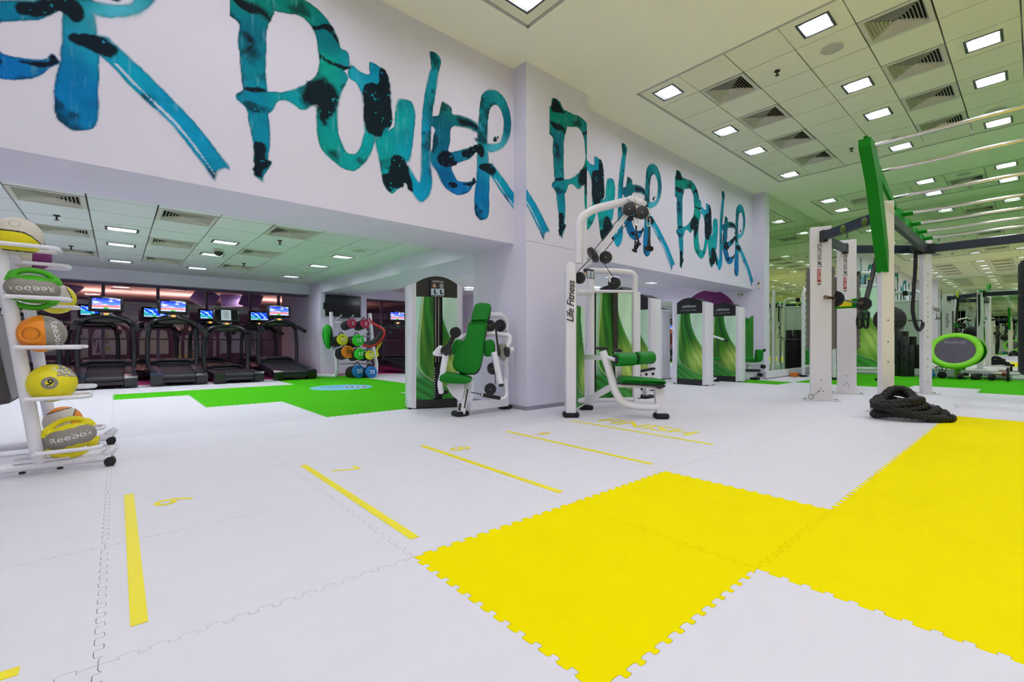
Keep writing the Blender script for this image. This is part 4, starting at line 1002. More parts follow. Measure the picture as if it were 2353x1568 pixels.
# ================================================================== television on the pillar
tvp = PY(789, 704, YP - 0.12)
tv = thing('television', 'black wall-mounted television on the white pillar', 'television', tvp)
MB().rbox((0, 0, 0), (0.92, 0.06, 0.56), .012).build('body', M_BLACK, tv)
MB().box((0, -.032, 0.005), (0.88, .004, 0.52)).build('screen', mat('tv_screen', S(14, 13, 16), .12), tv)
MB().bb(-.12, .12, .03, .118, -.15, .15).build('bracket', M_CHAR, tv)
MB().tube(catmull([(-.05, 0, .27), (-.04, .02, .33), (.02, .02, .34), (.03, 0, .27)], 5), .006, 6).build('cable', M_BLACK, tv)
MB().rbox((-.48, .02, -.02), (.04, .05, .18), .01).build('side_speaker', M_BLACK, tv)
MB().rbox((.05, -.01, -.30), (.25, .05, .03), .008).build('shelf_clip', M_CHAR, tv)

# ================================================================== sandbag rack
SB = (1503 / 230.0, 720, 660)
def sp(a, b, F): return PD(SB[1] + a / SB[0], SB[2] + b / SB[0], F)
br = thing('bag_rack', 'white steel rack hung with numbered sandbags before the pillar', 'rack', GP(815, 866))
FB = 11.35
for a, nm in (((265, 380), (350, 1330)), 0), (((845, 400), (945, 1320)), 1):
    (x0, y0), (x1, y1) = a
    p = [sp(x0, y0, FB + .25), sp(x0 + (x1 - x0) * .45, y0 + (y1 - y0) * .5, FB + .08), sp(x1 - 2, y1 - 170, FB - .05), sp(x1 - 12, y1 - 30, FB - .05)]
    p[3].z = 0.03; p.append(Vector((p[3].x - .35 if nm == 0 else p[3].x - .1, p[3].y + .5, 0.03)))
    MB().tube(fillet(catmull(p[:4], 5), .01, 1) + [p[4]], .047, 12).build('upright', M_FRAMEW, br, world=True)
for b in (530, 740, 940, 1150):
    MB().tube([sp(330, b, FB + .2), sp(880, b, FB + .2)], .022, 10).build('cross_bar', M_FRAMEW, br, world=True)
M_BAG = mat('bag_black', S(24, 24, 25), .5, var=.3, scale=30, bump=.3, bscale=40)
bags = [((585, 545), 70, (178, 40, 80), '5', 'left', 'crimson', 'w'), ((780, 550), 70, (178, 40, 80), '5', 'right', 'crimson', 'w'), ((440, 790), 81, (222, 214, 20), '10', 'left', 'yellow', 'w'), ((675, 800), 86, (40, 200, 30), '15', 'upper', 'green', 'w'),
        ((522, 975), 94, (238, 132, 20), '20', '', 'orange', 'k'), ((700, 1005), 82, (40, 200, 30), '15', 'lower', 'green', 'w'), ((852, 1020), 68, (222, 214, 20), '10', 'right', 'yellow', 'w'), ((684, 1245), 96, (10, 112, 190), '25', 'left', 'blue', 'w'), ((872, 1245), 86, (10, 112, 190), '25', 'right', 'blue', 'w')]
bdir = Vector((-0.02, 0.98, -0.12)).normalized()
for (a, b), rr, colr_, num, pos_, cn, tk in bags:
    R = rr / SB[0] / FPX * FB; c = sp(a, b, FB - .30)
    if num == '25': c.z = max(R + .003, 0.0)
    lab = f'black sandbag with {cn} end marked {num}' + (f', the {pos_} one of its pair' if pos_ else ' on the rack')
    t = thing('sandbag', lab, 'sandbag', c, group='sandbags on the rack')
    x = Vector((bdir.y, -bdir.x, 0)).normalized(); M = frame((0, 0, 0), x, x.cross(bdir)).to_4x4()
    # local z = x cross up -> points toward the viewer
    zc = M.to_3x3() @ Vector((0, 0, 1)); s_ = 1 if zc.dot(bdir) < 0 else -1
    MB().lathe([(R * .93, s_ * -.005), (R * .98, s_ * -.03), (R * .97, s_ * -.25), (R * 1.0, s_ * -.44), (R * .8, s_ * -.48)], 28, M).build('body', M_BAG, t)
    MB().lathe([(R * 1.0, s_ * -.035), (R * 1.0, s_ * .004), (R * .93, s_ * .014), (R * .02, s_ * .016)], 32, M).build('end_disc', mat('bag_' + cn, S(*colr_), .55, var=.05), t)
    mb = MB(); add_text(mb, num, R * .95, frame(M @ Vector((0.1 * R, -.06 * R, s_ * .0195)), x * (1 if (-bdir).dot(x.cross(UPV)) > 0 else -1), UPV), bold=.02); flat_mesh(mb, 'number', M_TEXTW if tk == 'w' else M_TEXTK, t)
    mb = MB(); mb.box((0.05 * R, -.55 * R, s_ * .0185), (.8 * R, .05 * R, .001), M); mb.box((0, .55 * R, s_ * .0185), (.5 * R, .10 * R, .001), M); mb.build('small_print', M_TEXTK if cn in ('yellow', 'green', 'orange', 'crimson', 'blue') else M_TEXTW, t)
    MB().tube(catmull([M @ Vector((-.5 * R, .8 * R, s_ * -.06)), M @ Vector((-.2 * R, 1.35 * R, s_ * -.08)), M @ Vector((.2 * R, 1.35 * R, s_ * -.08)), M @ Vector((.5 * R, .8 * R, s_ * -.06))], 5), .010, 8).build('strap', M_BAG, t)
for (a, b) in ((420, 425), (598, 430), (778, 435), (450, 670), (640, 705), (812, 672), (478, 865), (665, 900), (845, 893), (686, 1108), (850, 1118)):
    p = sp(a, b, FB - .12); MB().cyl(p, p + bdir * .34 + Vector((0, 0, -.06)), .012, 8).ell(p, .020, 12, 8).build('peg', M_FRAMEW, br, world=True)
# ring bag, green bag, yellow band
t = thing('ring_bag', 'red and black crescent ring bag slung on the right upright', 'bag', sp(920, 760, FB - .35))
pts = catmull([sp(*q, FB - .35) for q in ((985, 600), (1035, 660), (1010, 740), (950, 810), (860, 855), (760, 850))], 6)
MB().tube(pts, [.05 + .045 * math.sin(math.pi * k / (len(pts) - 1)) for k in range(len(pts))], 14).build('body', M_BAG, t, world=True)
pts2 = catmull([sp(*q, FB - .40) for q in ((860, 520), (940, 570), (1045, 640), (1062, 720), (1000, 810), (900, 880), (740, 880))], 6)
MB().tube(pts2, .030, 10).build('cover', mat('bag_red', S(196, 22, 22), .45, var=.1), t, world=True)
MB().tube([sp(840, 470, FB - .3), sp(900, 560, FB - .38)], .02, 8).build('strap', mat('bag_red', S(196, 22, 22), .45), t, world=True)
t = thing('green_bag', 'glossy green weight bag hung on the left upright', 'bag', sp(225, 760, FB - .1))
pts = catmull([sp(*q, FB - .10) for q in ((235, 570), (205, 660), (200, 780), (222, 890), (245, 930))], 6)
MB().tube(pts, [.03, .06, .085, .09, .095, .10, .105, .105, .105, .10, .10, .095, .09, .085, .08, .075, .065, .055, .05, .045, .04, .035, .03, .025, .02], 14).build('body', mat('bag_lime', S(20, 176, 30), .25, var=.08), t, world=True)
MB().tube(catmull([sp(*q, FB - .08) for q in ((262, 620), (272, 720), (262, 830), (250, 900))], 5), .03, 10).build('side_panel', M_BAG, t, world=True)
for q in ((185, 572), (165, 815)): MB().tube([sp(*q, FB - .12), sp(q[0] + 40, q[1] + 5, FB - .1)], .018, 8).build('handle', mat('bag_lime', S(20, 176, 30), .25), t, world=True)
MB().tube(catmull([sp(*q, FB - .1) for q in ((222, 920), (238, 955), (262, 930))], 4), .012, 8).build('loop', M_TEXTW, t, world=True)
t = thing('strap_loop', 'yellow strap loop dangling from the right upright of the bag rack', 'strap', sp(975, 920, FB - .3))
MB().tube(catmull([sp(*q, FB - .3) for q in ((955, 880), (1020, 830), (1000, 880), (960, 950), (975, 1030), (955, 1020), (950, 930), (990, 860))], 5), .014, 8).build('webbing', mat('strap_yellow', S(224, 214, 20), .6), t, world=True)
# ================================================================== strength machines
def swirl(U, V, slot=False):
    """green flowing graphic; U left-right, V bottom-top"""
    n = len(U); P = np.stack([U, V * 2.2], 1); W1 = 1 - V
    sc_ = (U - 0.07) / (0.49 + 1.7 * W1 ** 2)                       # fan of folds: 0..1 inside, >1 pale field
    nz = fbm(P, 2.5, 301, 2) - .5
    st = 0.5 + 0.5 * np.sin(sc_ * 34 + 5 * nz + 1.5 * np.sin(V * 4)); st2 = 0.5 + 0.5 * np.sin(sc_ * 13 + 2.0 + 3 * nz)
    dark, mid, lime, glow = lin((6, 72, 22)), lin((34, 128, 24)), lin((118, 172, 40)), lin((196, 212, 122))
    f = (st2 * .7 + st * .3)[:, None]; body = dark * (1 - f) + mid * f
    li = np.clip(1 - np.abs(sc_ - .12) * 9, 0, 1)[:, None] * np.clip(V * 2 - .5, 0, 1)[:, None]; body = body * (1 - .7 * li) + lime * .7 * li
    gl = (np.clip(1.15 - np.abs(V - .30) * 3.4, 0, 1) * np.clip((U - .22) * 1.9, 0, 1) * (.72 + .28 * st))[:, None]; body = body * (1 - gl) + (lime * (1 - gl * .75) + glow * gl * .75) * gl
    dk = (np.exp(-((sc_ - .62) / .12) ** 2) * np.clip((V - .45) * 3, 0, 1))[:, None]; body = body * (1 - .8 * dk) + dark * .8 * dk
    pale = lin((190, 222, 208)) * (1 - .12 * np.clip(np.sin(U * 9 - V * 6), 0, 1))[:, None] * np.ones((n, 1)) + lin((10, 24, 16)) * np.clip(U - .6, 0, 1)[:, None]
    k = np.clip((1.0 - sc_) * 40, 0, 1)[:, None]; c = pale * (1 - k) + body * k
    ed = np.exp(-((sc_ - 0.985) / .02) ** 2)[:, None] * np.clip((V - .4) * 4, 0, 1)[:, None]; c = c * (1 - .6 * ed) + dark * .6 * ed
    g2 = .05 + .25 * np.clip(V - .45, 0, 1) ** 1.5 + 1.0 * np.clip((.36 - V) / .30, 0, 1.2) ** 2.2     # pale sliver and white line on the left, sweeping right low down
    low = np.clip((g2 - U) * 26, 0, 1)[:, None]
    under = lin((40, 132, 52)) * (1 - .55 * np.clip(np.sin((U * .8 + V * 3.2) * 22), 0, 1))[:, None] + lin((60, 90, 30)) * np.clip(U - .2, 0, 1)[:, None]
    up = np.clip((V - .20) * 8, 0, 1)[:, None]; c = c * (1 - low) + (lin((172, 214, 204)) * up + under * (1 - up)) * low
    ln = np.exp(-((U - g2 - .012) / .014) ** 2)[:, None]; c = c * (1 - .75 * ln) + lin((214, 232, 190)) * .75 * ln
    rb = np.exp(-((U - g2 + .05) / .035) ** 2)[:, None] * np.clip((.34 - V) * 8, 0, 1)[:, None]; c = c * (1 - .8 * rb) + lin((6, 84, 40)) * .8 * rb
    return c * np.array([1.12, 1.15, 1.02])
M_TOWW = mat('tower_white', S(224, 222, 230), 0.32, var=.02, scale=5)
TWM = {}
def tower(loc, rot, label, cat='exercise machine', name='weight_tower', W=.74, D=.34, ht=1.72, slot=False, text=None, group=None):
    t = thing(name, label, cat, loc, (0, 0, math.radians(rot)), group=group)
    cw = .10; hw = W / 2 - cw; hs = ht - .09
    def column_mesh(s_):
        prof = [(0, -D / 2), (s_ * cw * .55, -D / 2 + .005), (s_ * cw * .85, -D / 2 + .05), (s_ * cw, -D / 4), (s_ * cw, D / 4), (s_ * cw * .85, D / 2 - .05), (s_ * cw * .55, D / 2 - .005), (0, D / 2)]
        mb = MB(); n = len(prof); V = [(s_ * hw + p[0], p[1], .012) for p in prof] + [(s_ * hw + p[0], p[1], hs - abs(p[0]) * .35) for p in prof]
        return mb.add(V, [tuple(range(n)), tuple(range(n, 2 * n))] + [(i, (i + 1) % n, n + (i + 1) % n, n + i) for i in range(n)])
    key = (W, D, ht, slot)
    if key not in TWM:
        arch = [(-hw, 1.44), (hw, 1.44), (hw, hs)] + [(x, hs + (ht - hs) * (1 - (x / hw) ** 2)) for x in np.linspace(hw, -hw, 15)[1:-1]] + [(-hw, hs)]
        bw = lambda x: .03 * (1 - (x / hw) ** 2)
        top = MB(); n = len(arch); V = [(x, -D / 2 - bw(x), z) for x, z in arch] + [(x, D / 2 - .01, z) for x, z in arch]
        top.add(V, [tuple(range(n)), tuple(range(n, 2 * n))] + [(i, (i + 1) % n, n + (i + 1) % n, n + i) for i in range(n)])
        base = MB(); q = [(x, -D / 2 - bw(x)) for x in np.linspace(-hw, hw, 11)] + [(hw, D / 2 - .01), (-hw, D / 2 - .01)]
        base.prism(q, .10, z0=.02)
        back = MB().bb(-hw, hw, -D / 2 + .02, D / 2 - .02, .11, 1.45)
        TWM[key] = (column_mesh(-1).mesh('side_column', M_TOWW, 30), column_mesh(1).mesh('side_column', M_TOWW, 30), top.mesh('top_cap', M_CHAR, 30), base.mesh('kick_panel', M_CHAR, 30), back.mesh('core', M_TOWW if not slot else M_BLACK), None)
        halves = [(0, 1)] if not slot else [(0, .41), (.62, 1)]
        gs = []
        for a, b in halves:
            def pos(U, V, a=a, b=b): x = (a + (b - a) * U - .5) * 2 * hw; return np.stack([x, -D / 2 - .03 * (1 - (x / hw) ** 2) - .001, .12 + 1.32 * V], 1)
            def colf(U, V, a=a, b=b): return swirl(a + (b - a) * U, V)
            o = vcol_grid('graphic_panel', int(40 * (b - a)) + 4, 90, pos, colf, M_VC, t); gs.append(o.data)
        TWM[key] = TWM[key][:5] + (gs,)
        new = True
    else: new = False
    m_ = TWM[key]
    for nm, me in zip(('side_column', 'side_column', 'top_cap', 'kick_panel', 'core'), m_[:5]): link(nm, me, t)
    if not new:
        for me in m_[5]: link('graphic_panel', me, t)
    mb = MB().bb(-W / 2 + .01, W / 2 - .01, -D / 2 + .01, D / 2 - .01, 0, .02); mb.build('foot', M_BLACK, t)
    if text:
        mb = MB(); add_text(mb, 'LifeFitness', .075, frame((0, -D / 2 - .0325, 1.585), (1, 0, 0), (0, 0, 1)), shear=.35, spacing=.95); add_text(mb, text, .03, frame((0, -D / 2 - .0325, 1.505), (1, 0, 0), (0, 0, 1)), spacing=1.5); flat_mesh(mb, 'lettering', M_TEXTW, t)
    for x, z in ((-hw + .03, 1.47), (hw - .03, 1.47), (-hw + .03, hs - .02), (hw - .03, hs - .02)): MB().cyl((x, -D / 2 - .008, z), (x, -D / 2 + .01, z), .009, 8).build('bolt', M_BLACK, t)
    return t
def discs(mb, c, n, r, th, nseg=24, hub=True):
    c = Vector(c); n = Vector(n).normalized(); mb.tube([c - n * th / 2, c - n * th * .45, c + n * th * .45, c + n * th / 2], [r * .93, r, r, r * .93], nseg); return mb
def pulley(c, n, r, th, parent, world=True):
    n = Vector(n).normalized(); p = discs(MB(), c, n, r, th).build('pulley', M_CHAR, parent, world=world)
    h = MB().cyl(Vector(c) - n * (th * .6), Vector(c) + n * (th * .6), r * .11, 10); h.v = [(v[0] - parent.location.x, v[1] - parent.location.y, v[2] - parent.location.z) for v in h.v]; h.build('bolt', M_STEEL, p); return p

# ---------------------------------------------------------------- biceps curl beside the column
b3 = lambda a, b, F: PD(900 + a / 4.125, 600 + b / 4.125, F)
bt = tower((3.205, 5.285, 0), -19, 'tower of the biceps curl machine with green swirl panels under the beam', slot=True, ht=1.71)
bt['category'] = 'exercise machine'
tm_ = bt
MB().rbox((0, -.203, 1.555), (.20, .008, .21), .003).build('placard', M_BLACK, bt)
mb = MB(); mb.box((0.0, -.2085, 1.505), (.17, .002, .085)); pl = mb.build('placard_picture', mat('picture_pale', S(176, 196, 206), .5), bt)
for x in (-.04, .04): MB().ell((x, -.2095, 1.528), (.010, .001, .011), 10, 6).box((x, -.21, 1.505), (.022, .001, .035)).box((x + .012, -.21, 1.485), (.04, .001, .014)).build('placard_figure', M_BLACK, bt)
mb = MB(); mb.ell((-.045, -.2085, 1.606), (.010, .001, .012), 10, 6); mb.box((-.04, -.2085, 1.58), (.04, .001, .03), Matrix.Identity(4)); mb.box((-.062, -.2085, 1.587), (.03, .001, .010)); mb.build('placard_torso', mat('skin_print', S(200, 150, 110), .6), bt)
mb = MB(); add_text(mb, 'LifeFitness', .036, frame((0, -.2085, 1.642), (1, 0, 0), (0, 0, 1)), shear=.35); add_text(mb, 'BICEPS CURL', .020, frame((.0, -.2085, 1.447), (1, 0, 0), (0, 0, 1)), spacing=1.5)
for k in range(6): mb.box((.05, -.2085, 1.612 - .012 * k), (.06 if k % 2 else .045, .001, .004))
flat_mesh(mb, 'placard_print', M_TEXTW, bt)
ws = MB()
for k in range(14): ws.bb(-.055, .055, -.19, -.10, .13 + .034 * k, .13 + .034 * k + .030)
ws.build('weight_stack', M_BLACK, bt)
mb = MB()
for k in range(12): mb.bb(-.045, -.03, -.1915, -.190, .14 + .034 * k, .152 + .034 * k)
mb.build('weight_numbers', M_TEXTW, bt)
MB().cyl((-.02, -.17, .6), (-.02, -.17, 1.44), .006, 8).cyl((.02, -.17, .6), (.02, -.17, 1.44), .006, 8).build('guide_rod', M_CHROME, bt)
mb = MB().box((-.325, -.172, .26), (.035, .002, .13), Matrix.Identity(4)); mb.build('warning_label', M_TEXTW, bt)
# seat unit
bc = thing('biceps_curl', 'white biceps curl seat with bright green pads against the column', 'exercise machine', GP(1057.5, 957))
def W(mb, name, m, par=None, a=35): return mb.build(name, m, par or bc, world=True, angle=a)
cf = GP(1057.5, 956); W(MB().rbox((cf.x, cf.y, .03), (.17, .15, .058), .02, 2, None), 'foot', M_RUBBER)
W(MB().bar(b3(655, 1450, 5.27), b3(742, 1095, 5.42), .095, .075, up=FWD), 'seat_post', M_WHITE)
W(MB().bar(b3(690, 1395, 5.22), b3(722, 1215, 5.28), .016, .01, up=FWD), 'adjust_rail', M_BLACK)
W(MB().bar(b3(640, 1420, 5.20), b3(652, 1350, 5.215), .030, .004, up=FWD), 'label_plate', M_SPR)
RX, UX = RGT, UPV
def trace(pts, F, thick, bev, name, m, fn=b3, par=None, sub=3, lean=0.0):
    """cushion or plate whose outline is read at depth F; thickness runs away from the viewer"""
    Q = [fn(a, b, F) for a, b in pts]; c = sum(Q, Vector()) / len(Q)
    y = (UPV + FWD * lean).normalized(); Mx = frame(c + FWD * thick, RGT, y)
    poly = [((q - c).dot(RGT), (q - c).dot(UPV) / y.z) for q in Q]
    if sub: poly = [tuple(p) for p in catmull(poly, sub, closed=True)]
    return (MB().pad(poly, thick, bev, Mx)).build(name, m, par or bc, world=True, angle=50)
trace([(445, 1128), (458, 1082), (500, 1066), (600, 1078), (700, 1100), (738, 1118), (742, 1148), (705, 1166), (600, 1166), (505, 1158), (460, 1148)], 5.10, .30, .03, 'seat', M_GREENPAD)
trace([(525, 1170), (640, 1166), (690, 1195), (672, 1290), (655, 1330), (612, 1308), (560, 1255)], 5.24, .012, .004, 'seat_bracket', M_WHITE)
trace([(722, 592), (760, 586), (890, 582), (898, 620), (872, 780), (862, 900), (832, 1015), (782, 1070), (705, 1080), (625, 1052), (582, 1010), (580, 955), (602, 880), (676, 765), (706, 690)], 5.30, .075, .025, 'backrest', M_GREENPAD, lean=.12)
trace([(735, 600), (895, 590), (905, 640), (880, 790), (868, 905), (838, 1030), (790, 1078), (700, 1076), (640, 1040)], 5.372, .02, .005, 'backrest_shell', M_CHAR, lean=.12)
trace([(752, 560), (780, 440), (808, 406), (905, 402), (938, 430), (935, 480), (905, 560), (890, 580), (765, 582)], 5.36, .07, .022, 'headrest', M_GREENPAD, lean=.12)
trace([(765, 570), (800, 410), (915, 405), (943, 432), (940, 485), (908, 575)], 5.425, .02, .005, 'headrest_shell', M_CHAR, lean=.12)
trace([(556, 860), (575, 790), (610, 748), (650, 748), (680, 775), (640, 850), (610, 890), (575, 885)], 5.34, .10, .025, 'elbow_pad', M_GREENPAD)
trace([(870, 770), (895, 752), (945, 746), (975, 785), (975, 860), (945, 902), (890, 905), (872, 880)], 5.38, .12, .025, 'elbow_pad', M_GREENPAD)
W(MB().bar(b3(730, 1375, 5.30), b3(1085, 1335, 5.80), .07, .10), 'base_beam', M_WHITE)
fr_ = b3(1092, 1385, 5.87); W(MB().rbox((fr_.x - .03, fr_.y, .028), (.15, .12, .054), .018), 'foot', M_RUBBER)
W(MB().tube(fillet([b3(1085, 1375, 5.84), b3(1085, 560, 5.84), b3(1030, 512, 5.78), b3(900, 515, 5.5)], .09, 6), .037, 14), 'rear_frame', M_WHITE)
W(MB().tube(fillet([b3(640, 745, 5.5), b3(700, 706, 5.55), b3(980, 690, 5.62), b3(1115, 705, 5.62), b3(1120, 760, 5.60), b3(1085, 830, 5.55)], .06, 6), .032, 14), 'arm_frame', M_WHITE)
for a, b, r, F, n in ((1030, 613, 58, 5.62, (0.75, .3, 0)), (930, 615, 56, 5.66, (.6, .8, 0)), (960, 1020, 58, 5.66, (.9, .35, 0)), (935, 1215, 56, 5.55, (.6, .75, .1)), (520, 855, 56, 5.22, (.6, .8, 0))):
    pulley(b3(a, b, F), n, r / 4.125 / FPX * F, .035, bc)
W(discs(MB(), b3(605, 678, 5.18), (.65, .75, .1), .062, .05), 'arm_roller', M_RUBBER)
W(MB().bar(b3(520, 840, 5.22), b3(598, 700, 5.22), .05, .04, up=FWD), 'roller_arm', M_BLACK)
trace([(388, 875), (400, 855), (455, 800), (500, 830), (520, 880), (480, 905), (405, 898)], 5.27, .03, .006, 'pivot_bracket', M_WHITE)
W(MB().tube(fillet([b3(515, 870, 5.16), b3(480, 1080, 5.14), b3(455, 1160, 5.14), b3(470, 1250, 5.18)], .05, 5), [.036] * 2 + [.03] * 12, 12), 'lever', M_WHITE)
W(MB().cyl(b3(468, 1250, 5.17), b3(525, 1245, 5.24), .020, 12), 'lever_grip', M_RUBBER)
W(discs(MB(), b3(518, 868, 5.12), (.62, .78, 0), .036, .05), 'pivot_cap', M_CHAR)
W(MB().tube([b3(968, 865, 5.36), b3(1032, 1165, 5.34)], .036, 14), 'lever', M_WHITE)
W(MB().rbox(b3(1038, 1178, 5.34), (.05, .05, .035), .012), 'lever_cap', M_CHAR)
trace([(1010, 800), (1060, 785), (1090, 800), (1085, 930), (1050, 945), (1015, 900)], 5.46, .05, .008, 'cam_bracket', M_STEEL)
W(MB().bar(b3(985, 620, 5.40), b3(1015, 900, 5.40), .022, .05, up=FWD), 'cam_lever', M_CHAR)
trace([(1062, 830), (1085, 812), (1112, 830), (1120, 890), (1100, 915), (1072, 900)], 5.34, .06, .02, 'stop_pad', M_CHAR)
W(MB().cyl(b3(1115, 842, 5.40), b3(1150, 840, 5.42), .032, 14), 'stub', M_WHITE)
W(MB().tube(fillet([b3(1075, 1120, 5.38), b3(1082, 1180, 5.38), b3(1095, 1265, 5.38), b3(1070, 1305, 5.34), b3(1020, 1308, 5.30)], .05, 6), .018, 12), 'handle_tube', M_WHITE)
W(MB().cyl(b3(1022, 1300, 5.30), b3(862, 1270, 5.14), .022, 14), 'handle_grip', M_RUBBER)
W(MB().cyl(b3(862, 1270, 5.14), b3(846, 1267, 5.13), .018, 12), 'handle_tip', M_CHROME)
W(MB().cyl(b3(846, 1265, 5.15), b3(752, 1245, 5.22), .006, 8), 'cable', M_BLACK)
W(MB().tube([b3(1082, 660, 5.66), b3(1085, 690, 5.66)], .005, 6).tube([b3(955, 900, 5.66), b3(955, 960, 5.66)], .005, 6).tube([b3(980, 1075, 5.66), b3(985, 1170, 5.6)], .005, 6), 'cable_run', M_BLACK)

# ---------------------------------------------------------------- lat pulldown in front of the column
p7 = lambda a, b, F: PD(1290 + a / 3.92, 580 + b / 3.92, F)
p4 = lambda a, b, F: PD(1240 + a / 2.704, 420 + b / 2.704, F)
p8 = lambda a, b, F: PD(1380 + a / 7.8375, 440 + b / 7.8375, F)
pd = thing('lat_pulldown', 'white cable pulldown machine with green seat and thigh rollers', 'exercise machine', GP(1328, 962))
def Wp(mb, name, m, a=35): return mb.build(name, m, pd, world=True, angle=a)
tr7 = lambda pts, F, th, bv, nm, m, sub=0: trace(pts, F, th, bv, nm, m, fn=p7, par=pd, sub=sub)
def foot(fn, a, b, F, w=.19, d=.14): c = fn(a, b, F); Wp(MB().rbox((c.x, c.y, .03), (w * .95, d, .06), .022, 2, Matrix.Translation((c.x, c.y, 0)) @ Matrix.Rotation(-.70, 4, 'Z') @ Matrix.Translation((-c.x, -c.y, 0))), 'foot', M_RUBBER)
post = tr7([(40, 1475), (40, 130), (50, 98), (75, 84), (105, 84), (128, 98), (136, 130), (136, 1475)], 5.16, .16, .02, 'front_post', M_WHITE)
foot(p7, 84, 1490, 5.22)
mb = MB(); add_text(mb, 'Life Fitness', .115, frame(p7(86, 445, 5.150), UPV + RGT * .03, -RGT), shear=.3, bold=.008, spacing=.93); flat_mesh(mb, 'lettering', M_TEXTK, pd, world=True)
# side shroud with graphic between front and rear posts
Q0, Q1 = p7(137, 1360, 5.24), p7(209, 1340, 5.62); Q0.z = .10; Q1.z = .10
def posS(U, V): a = np.array(Q0) * (1 - U[:, None]) + np.array(Q1) * U[:, None]; a[:, 2] = .10 + (1.25 - .10 + .03) * V; return a
vcol_grid('side_graphic', 14, 90, posS, lambda U, V: swirl(U * .8 + .15, V), M_VC, pd, world=True)
Wp(MB().bar(Vector((Q0.x + .03, Q0.y + .03, .68)), Vector((Q1.x + .03, Q1.y + .03, .68)), .02, 1.2), 'side_shroud', M_WHITE)
Wp(MB().tube([p7(265, 1380, 5.80), p7(265, 225, 5.80)], .046, 16), 'rear_post', M_WHITE); foot(p7, 222, 1410, 5.80, .18, .13)
Wp(MB().tube([p7(120, 360, 5.25), p7(265, 360, 5.80)], .040, 12), 'top_tie', M_WHITE); Wp(MB().tube([p7(120, 1335, 5.3), p7(265, 1335, 5.80)], .035, 12), 'bottom_tie', M_WHITE)
Wp(MB().tube(fillet([p7(250, 165, 5.78), p7(560, 172, 5.86), p7(668, 190, 5.90), p7(660, 340, 5.92), p7(660, 1345, 5.92)], .20, 8), .034, 14), 'rear_hoop', M_WHITE)
Wp(MB().tube([p7(290, 352, 5.85), p7(650, 354, 5.92)], .020, 12), 'panel_rail', M_WHITE); Wp(MB().tube([p7(290, 1335, 5.85), p7(660, 1322, 5.92)], .028, 12), 'panel_rail', M_WHITE)
foot(p7, 645, 1395, 5.92, .16, .1)
for a0, a1, u0, u1 in ((312, 460, 0, .45), (508, 636, .6, 1)):
    A0, A1, B0, B1 = p7(a0, 1308, 5.90), p7(a1, 1306, 5.91), p7(a0, 366, 5.90), p7(a1, 366, 5.91)
    def posP(U, V, A0=A0, A1=A1, B0=B0, B1=B1):
        U = U[:, None]; V = V[:, None]; return np.array(A0) * (1 - U) * (1 - V) + np.array(A1) * U * (1 - V) + np.array(B0) * (1 - U) * V + np.array(B1) * U * V
    vcol_grid('graphic_panel', 24, 90, posP, lambda U, V, u0=u0, u1=u1: swirl(u0 + (u1 - u0) * U, V), M_VC, pd, world=True)
    for q in (A0, A1, B0, B1): Wp(MB().cyl(q - FWD * .006, q + FWD * .01, .008, 8), 'bolt', M_STEEL)
Mp = frame((p7(300, 1308, 5.93) + p7(640, 366, 5.93)) / 2, RGT, UPV); Wp(MB().box((0, 0, 0), (.50, 1.36, .03), Mp), 'panel_back', M_BLACK)
Wp(MB().bar(p7(484, 1300, 5.88), p7(484, 372, 5.88), .055, .02, up=FWD), 'weight_slot', mat('slot_brown', S(40, 34, 30), .4))
# mast and boom
Wp(MB().tube(fillet([p4(245, 500, 5.22), p4(245, 225, 5.20), p4(330, 165, 5.18), p4(585, 105, 5.12)], .22, 8), .046, 16), 'mast', M_WHITE)
Wp(MB().bar(p4(265, 520, 5.25), p4(320, 490, 5.22), .08, .06), 'mast_gusset', M_WHITE)
Wp(MB().bar(p4(312, 490, 5.20), p4(560, 175, 5.13), .055, .055, up=FWD), 'boom_strut', M_WHITE)
trace([(545, 100), (560, 78), (590, 85), (640, 100), (660, 118), (655, 150), (620, 140), (580, 120)], 5.06, .10, .015, 'head_bracket', M_WHITE, fn=p4, par=pd)
for a, b in ((582, 102), (650, 127)): Wp(MB().cyl(p4(a, b, 5.03), p4(a, b, 5.2), .028, 14), 'head_pin', M_WHITE)
for a, b, r, F, n in ((558, 165, 40, 5.06, (.78, .55, .0)), (636, 186, 40, 5.02, (.72, .62, .0)), (410, 465, 38, 5.12, (.80, .52, .1)), (465, 625, 38, 5.60, (.9, .3, 0)), (250, 592, 36, 5.22, (.97, .1, 0))):
    pulley(p4(a, b, F), n, r / 2.704 / FPX * F * 1.02, .035, pd)
    Wp(discs(MB(), p4(a + 12, b, F + .04), n, r / 2.704 / FPX * F * .95, .012), 'pulley_guard', M_CHROME if b < 300 else M_WHITE)
pulley(p4(327, 447, 5.14), (.75, -.45, .45), .085, .035, pd)
pulley(p4(338, 452, 5.10), (.75, -.45, .45), .085, .02, pd)
Wp(MB().tube([p4(235, 555, 5.2), p4(348, 440, 5.12)], .005, 6).tube([p4(335, 425, 5.1), p4(525, 180, 5.06)], .005, 6).tube([p4(392, 440, 5.1), p4(525, 275, 5.1)], .005, 6).tube([p4(525, 275, 5.1), p4(610, 190, 5.03)], .005, 6).tube([p4(398, 500, 5.12), p4(458, 590, 5.58)], .005, 6), 'cable', M_BLACK)
Wp(MB().bar(p4(430, 570, 5.62), p4(440, 620, 5.62), .03, .03), 'pulley_hanger', M_WHITE)
pl7 = tr7([(200, 142), (296, 158), (298, 240), (204, 228)], 5.45, .02, .003, 'placard', M_BLACK)
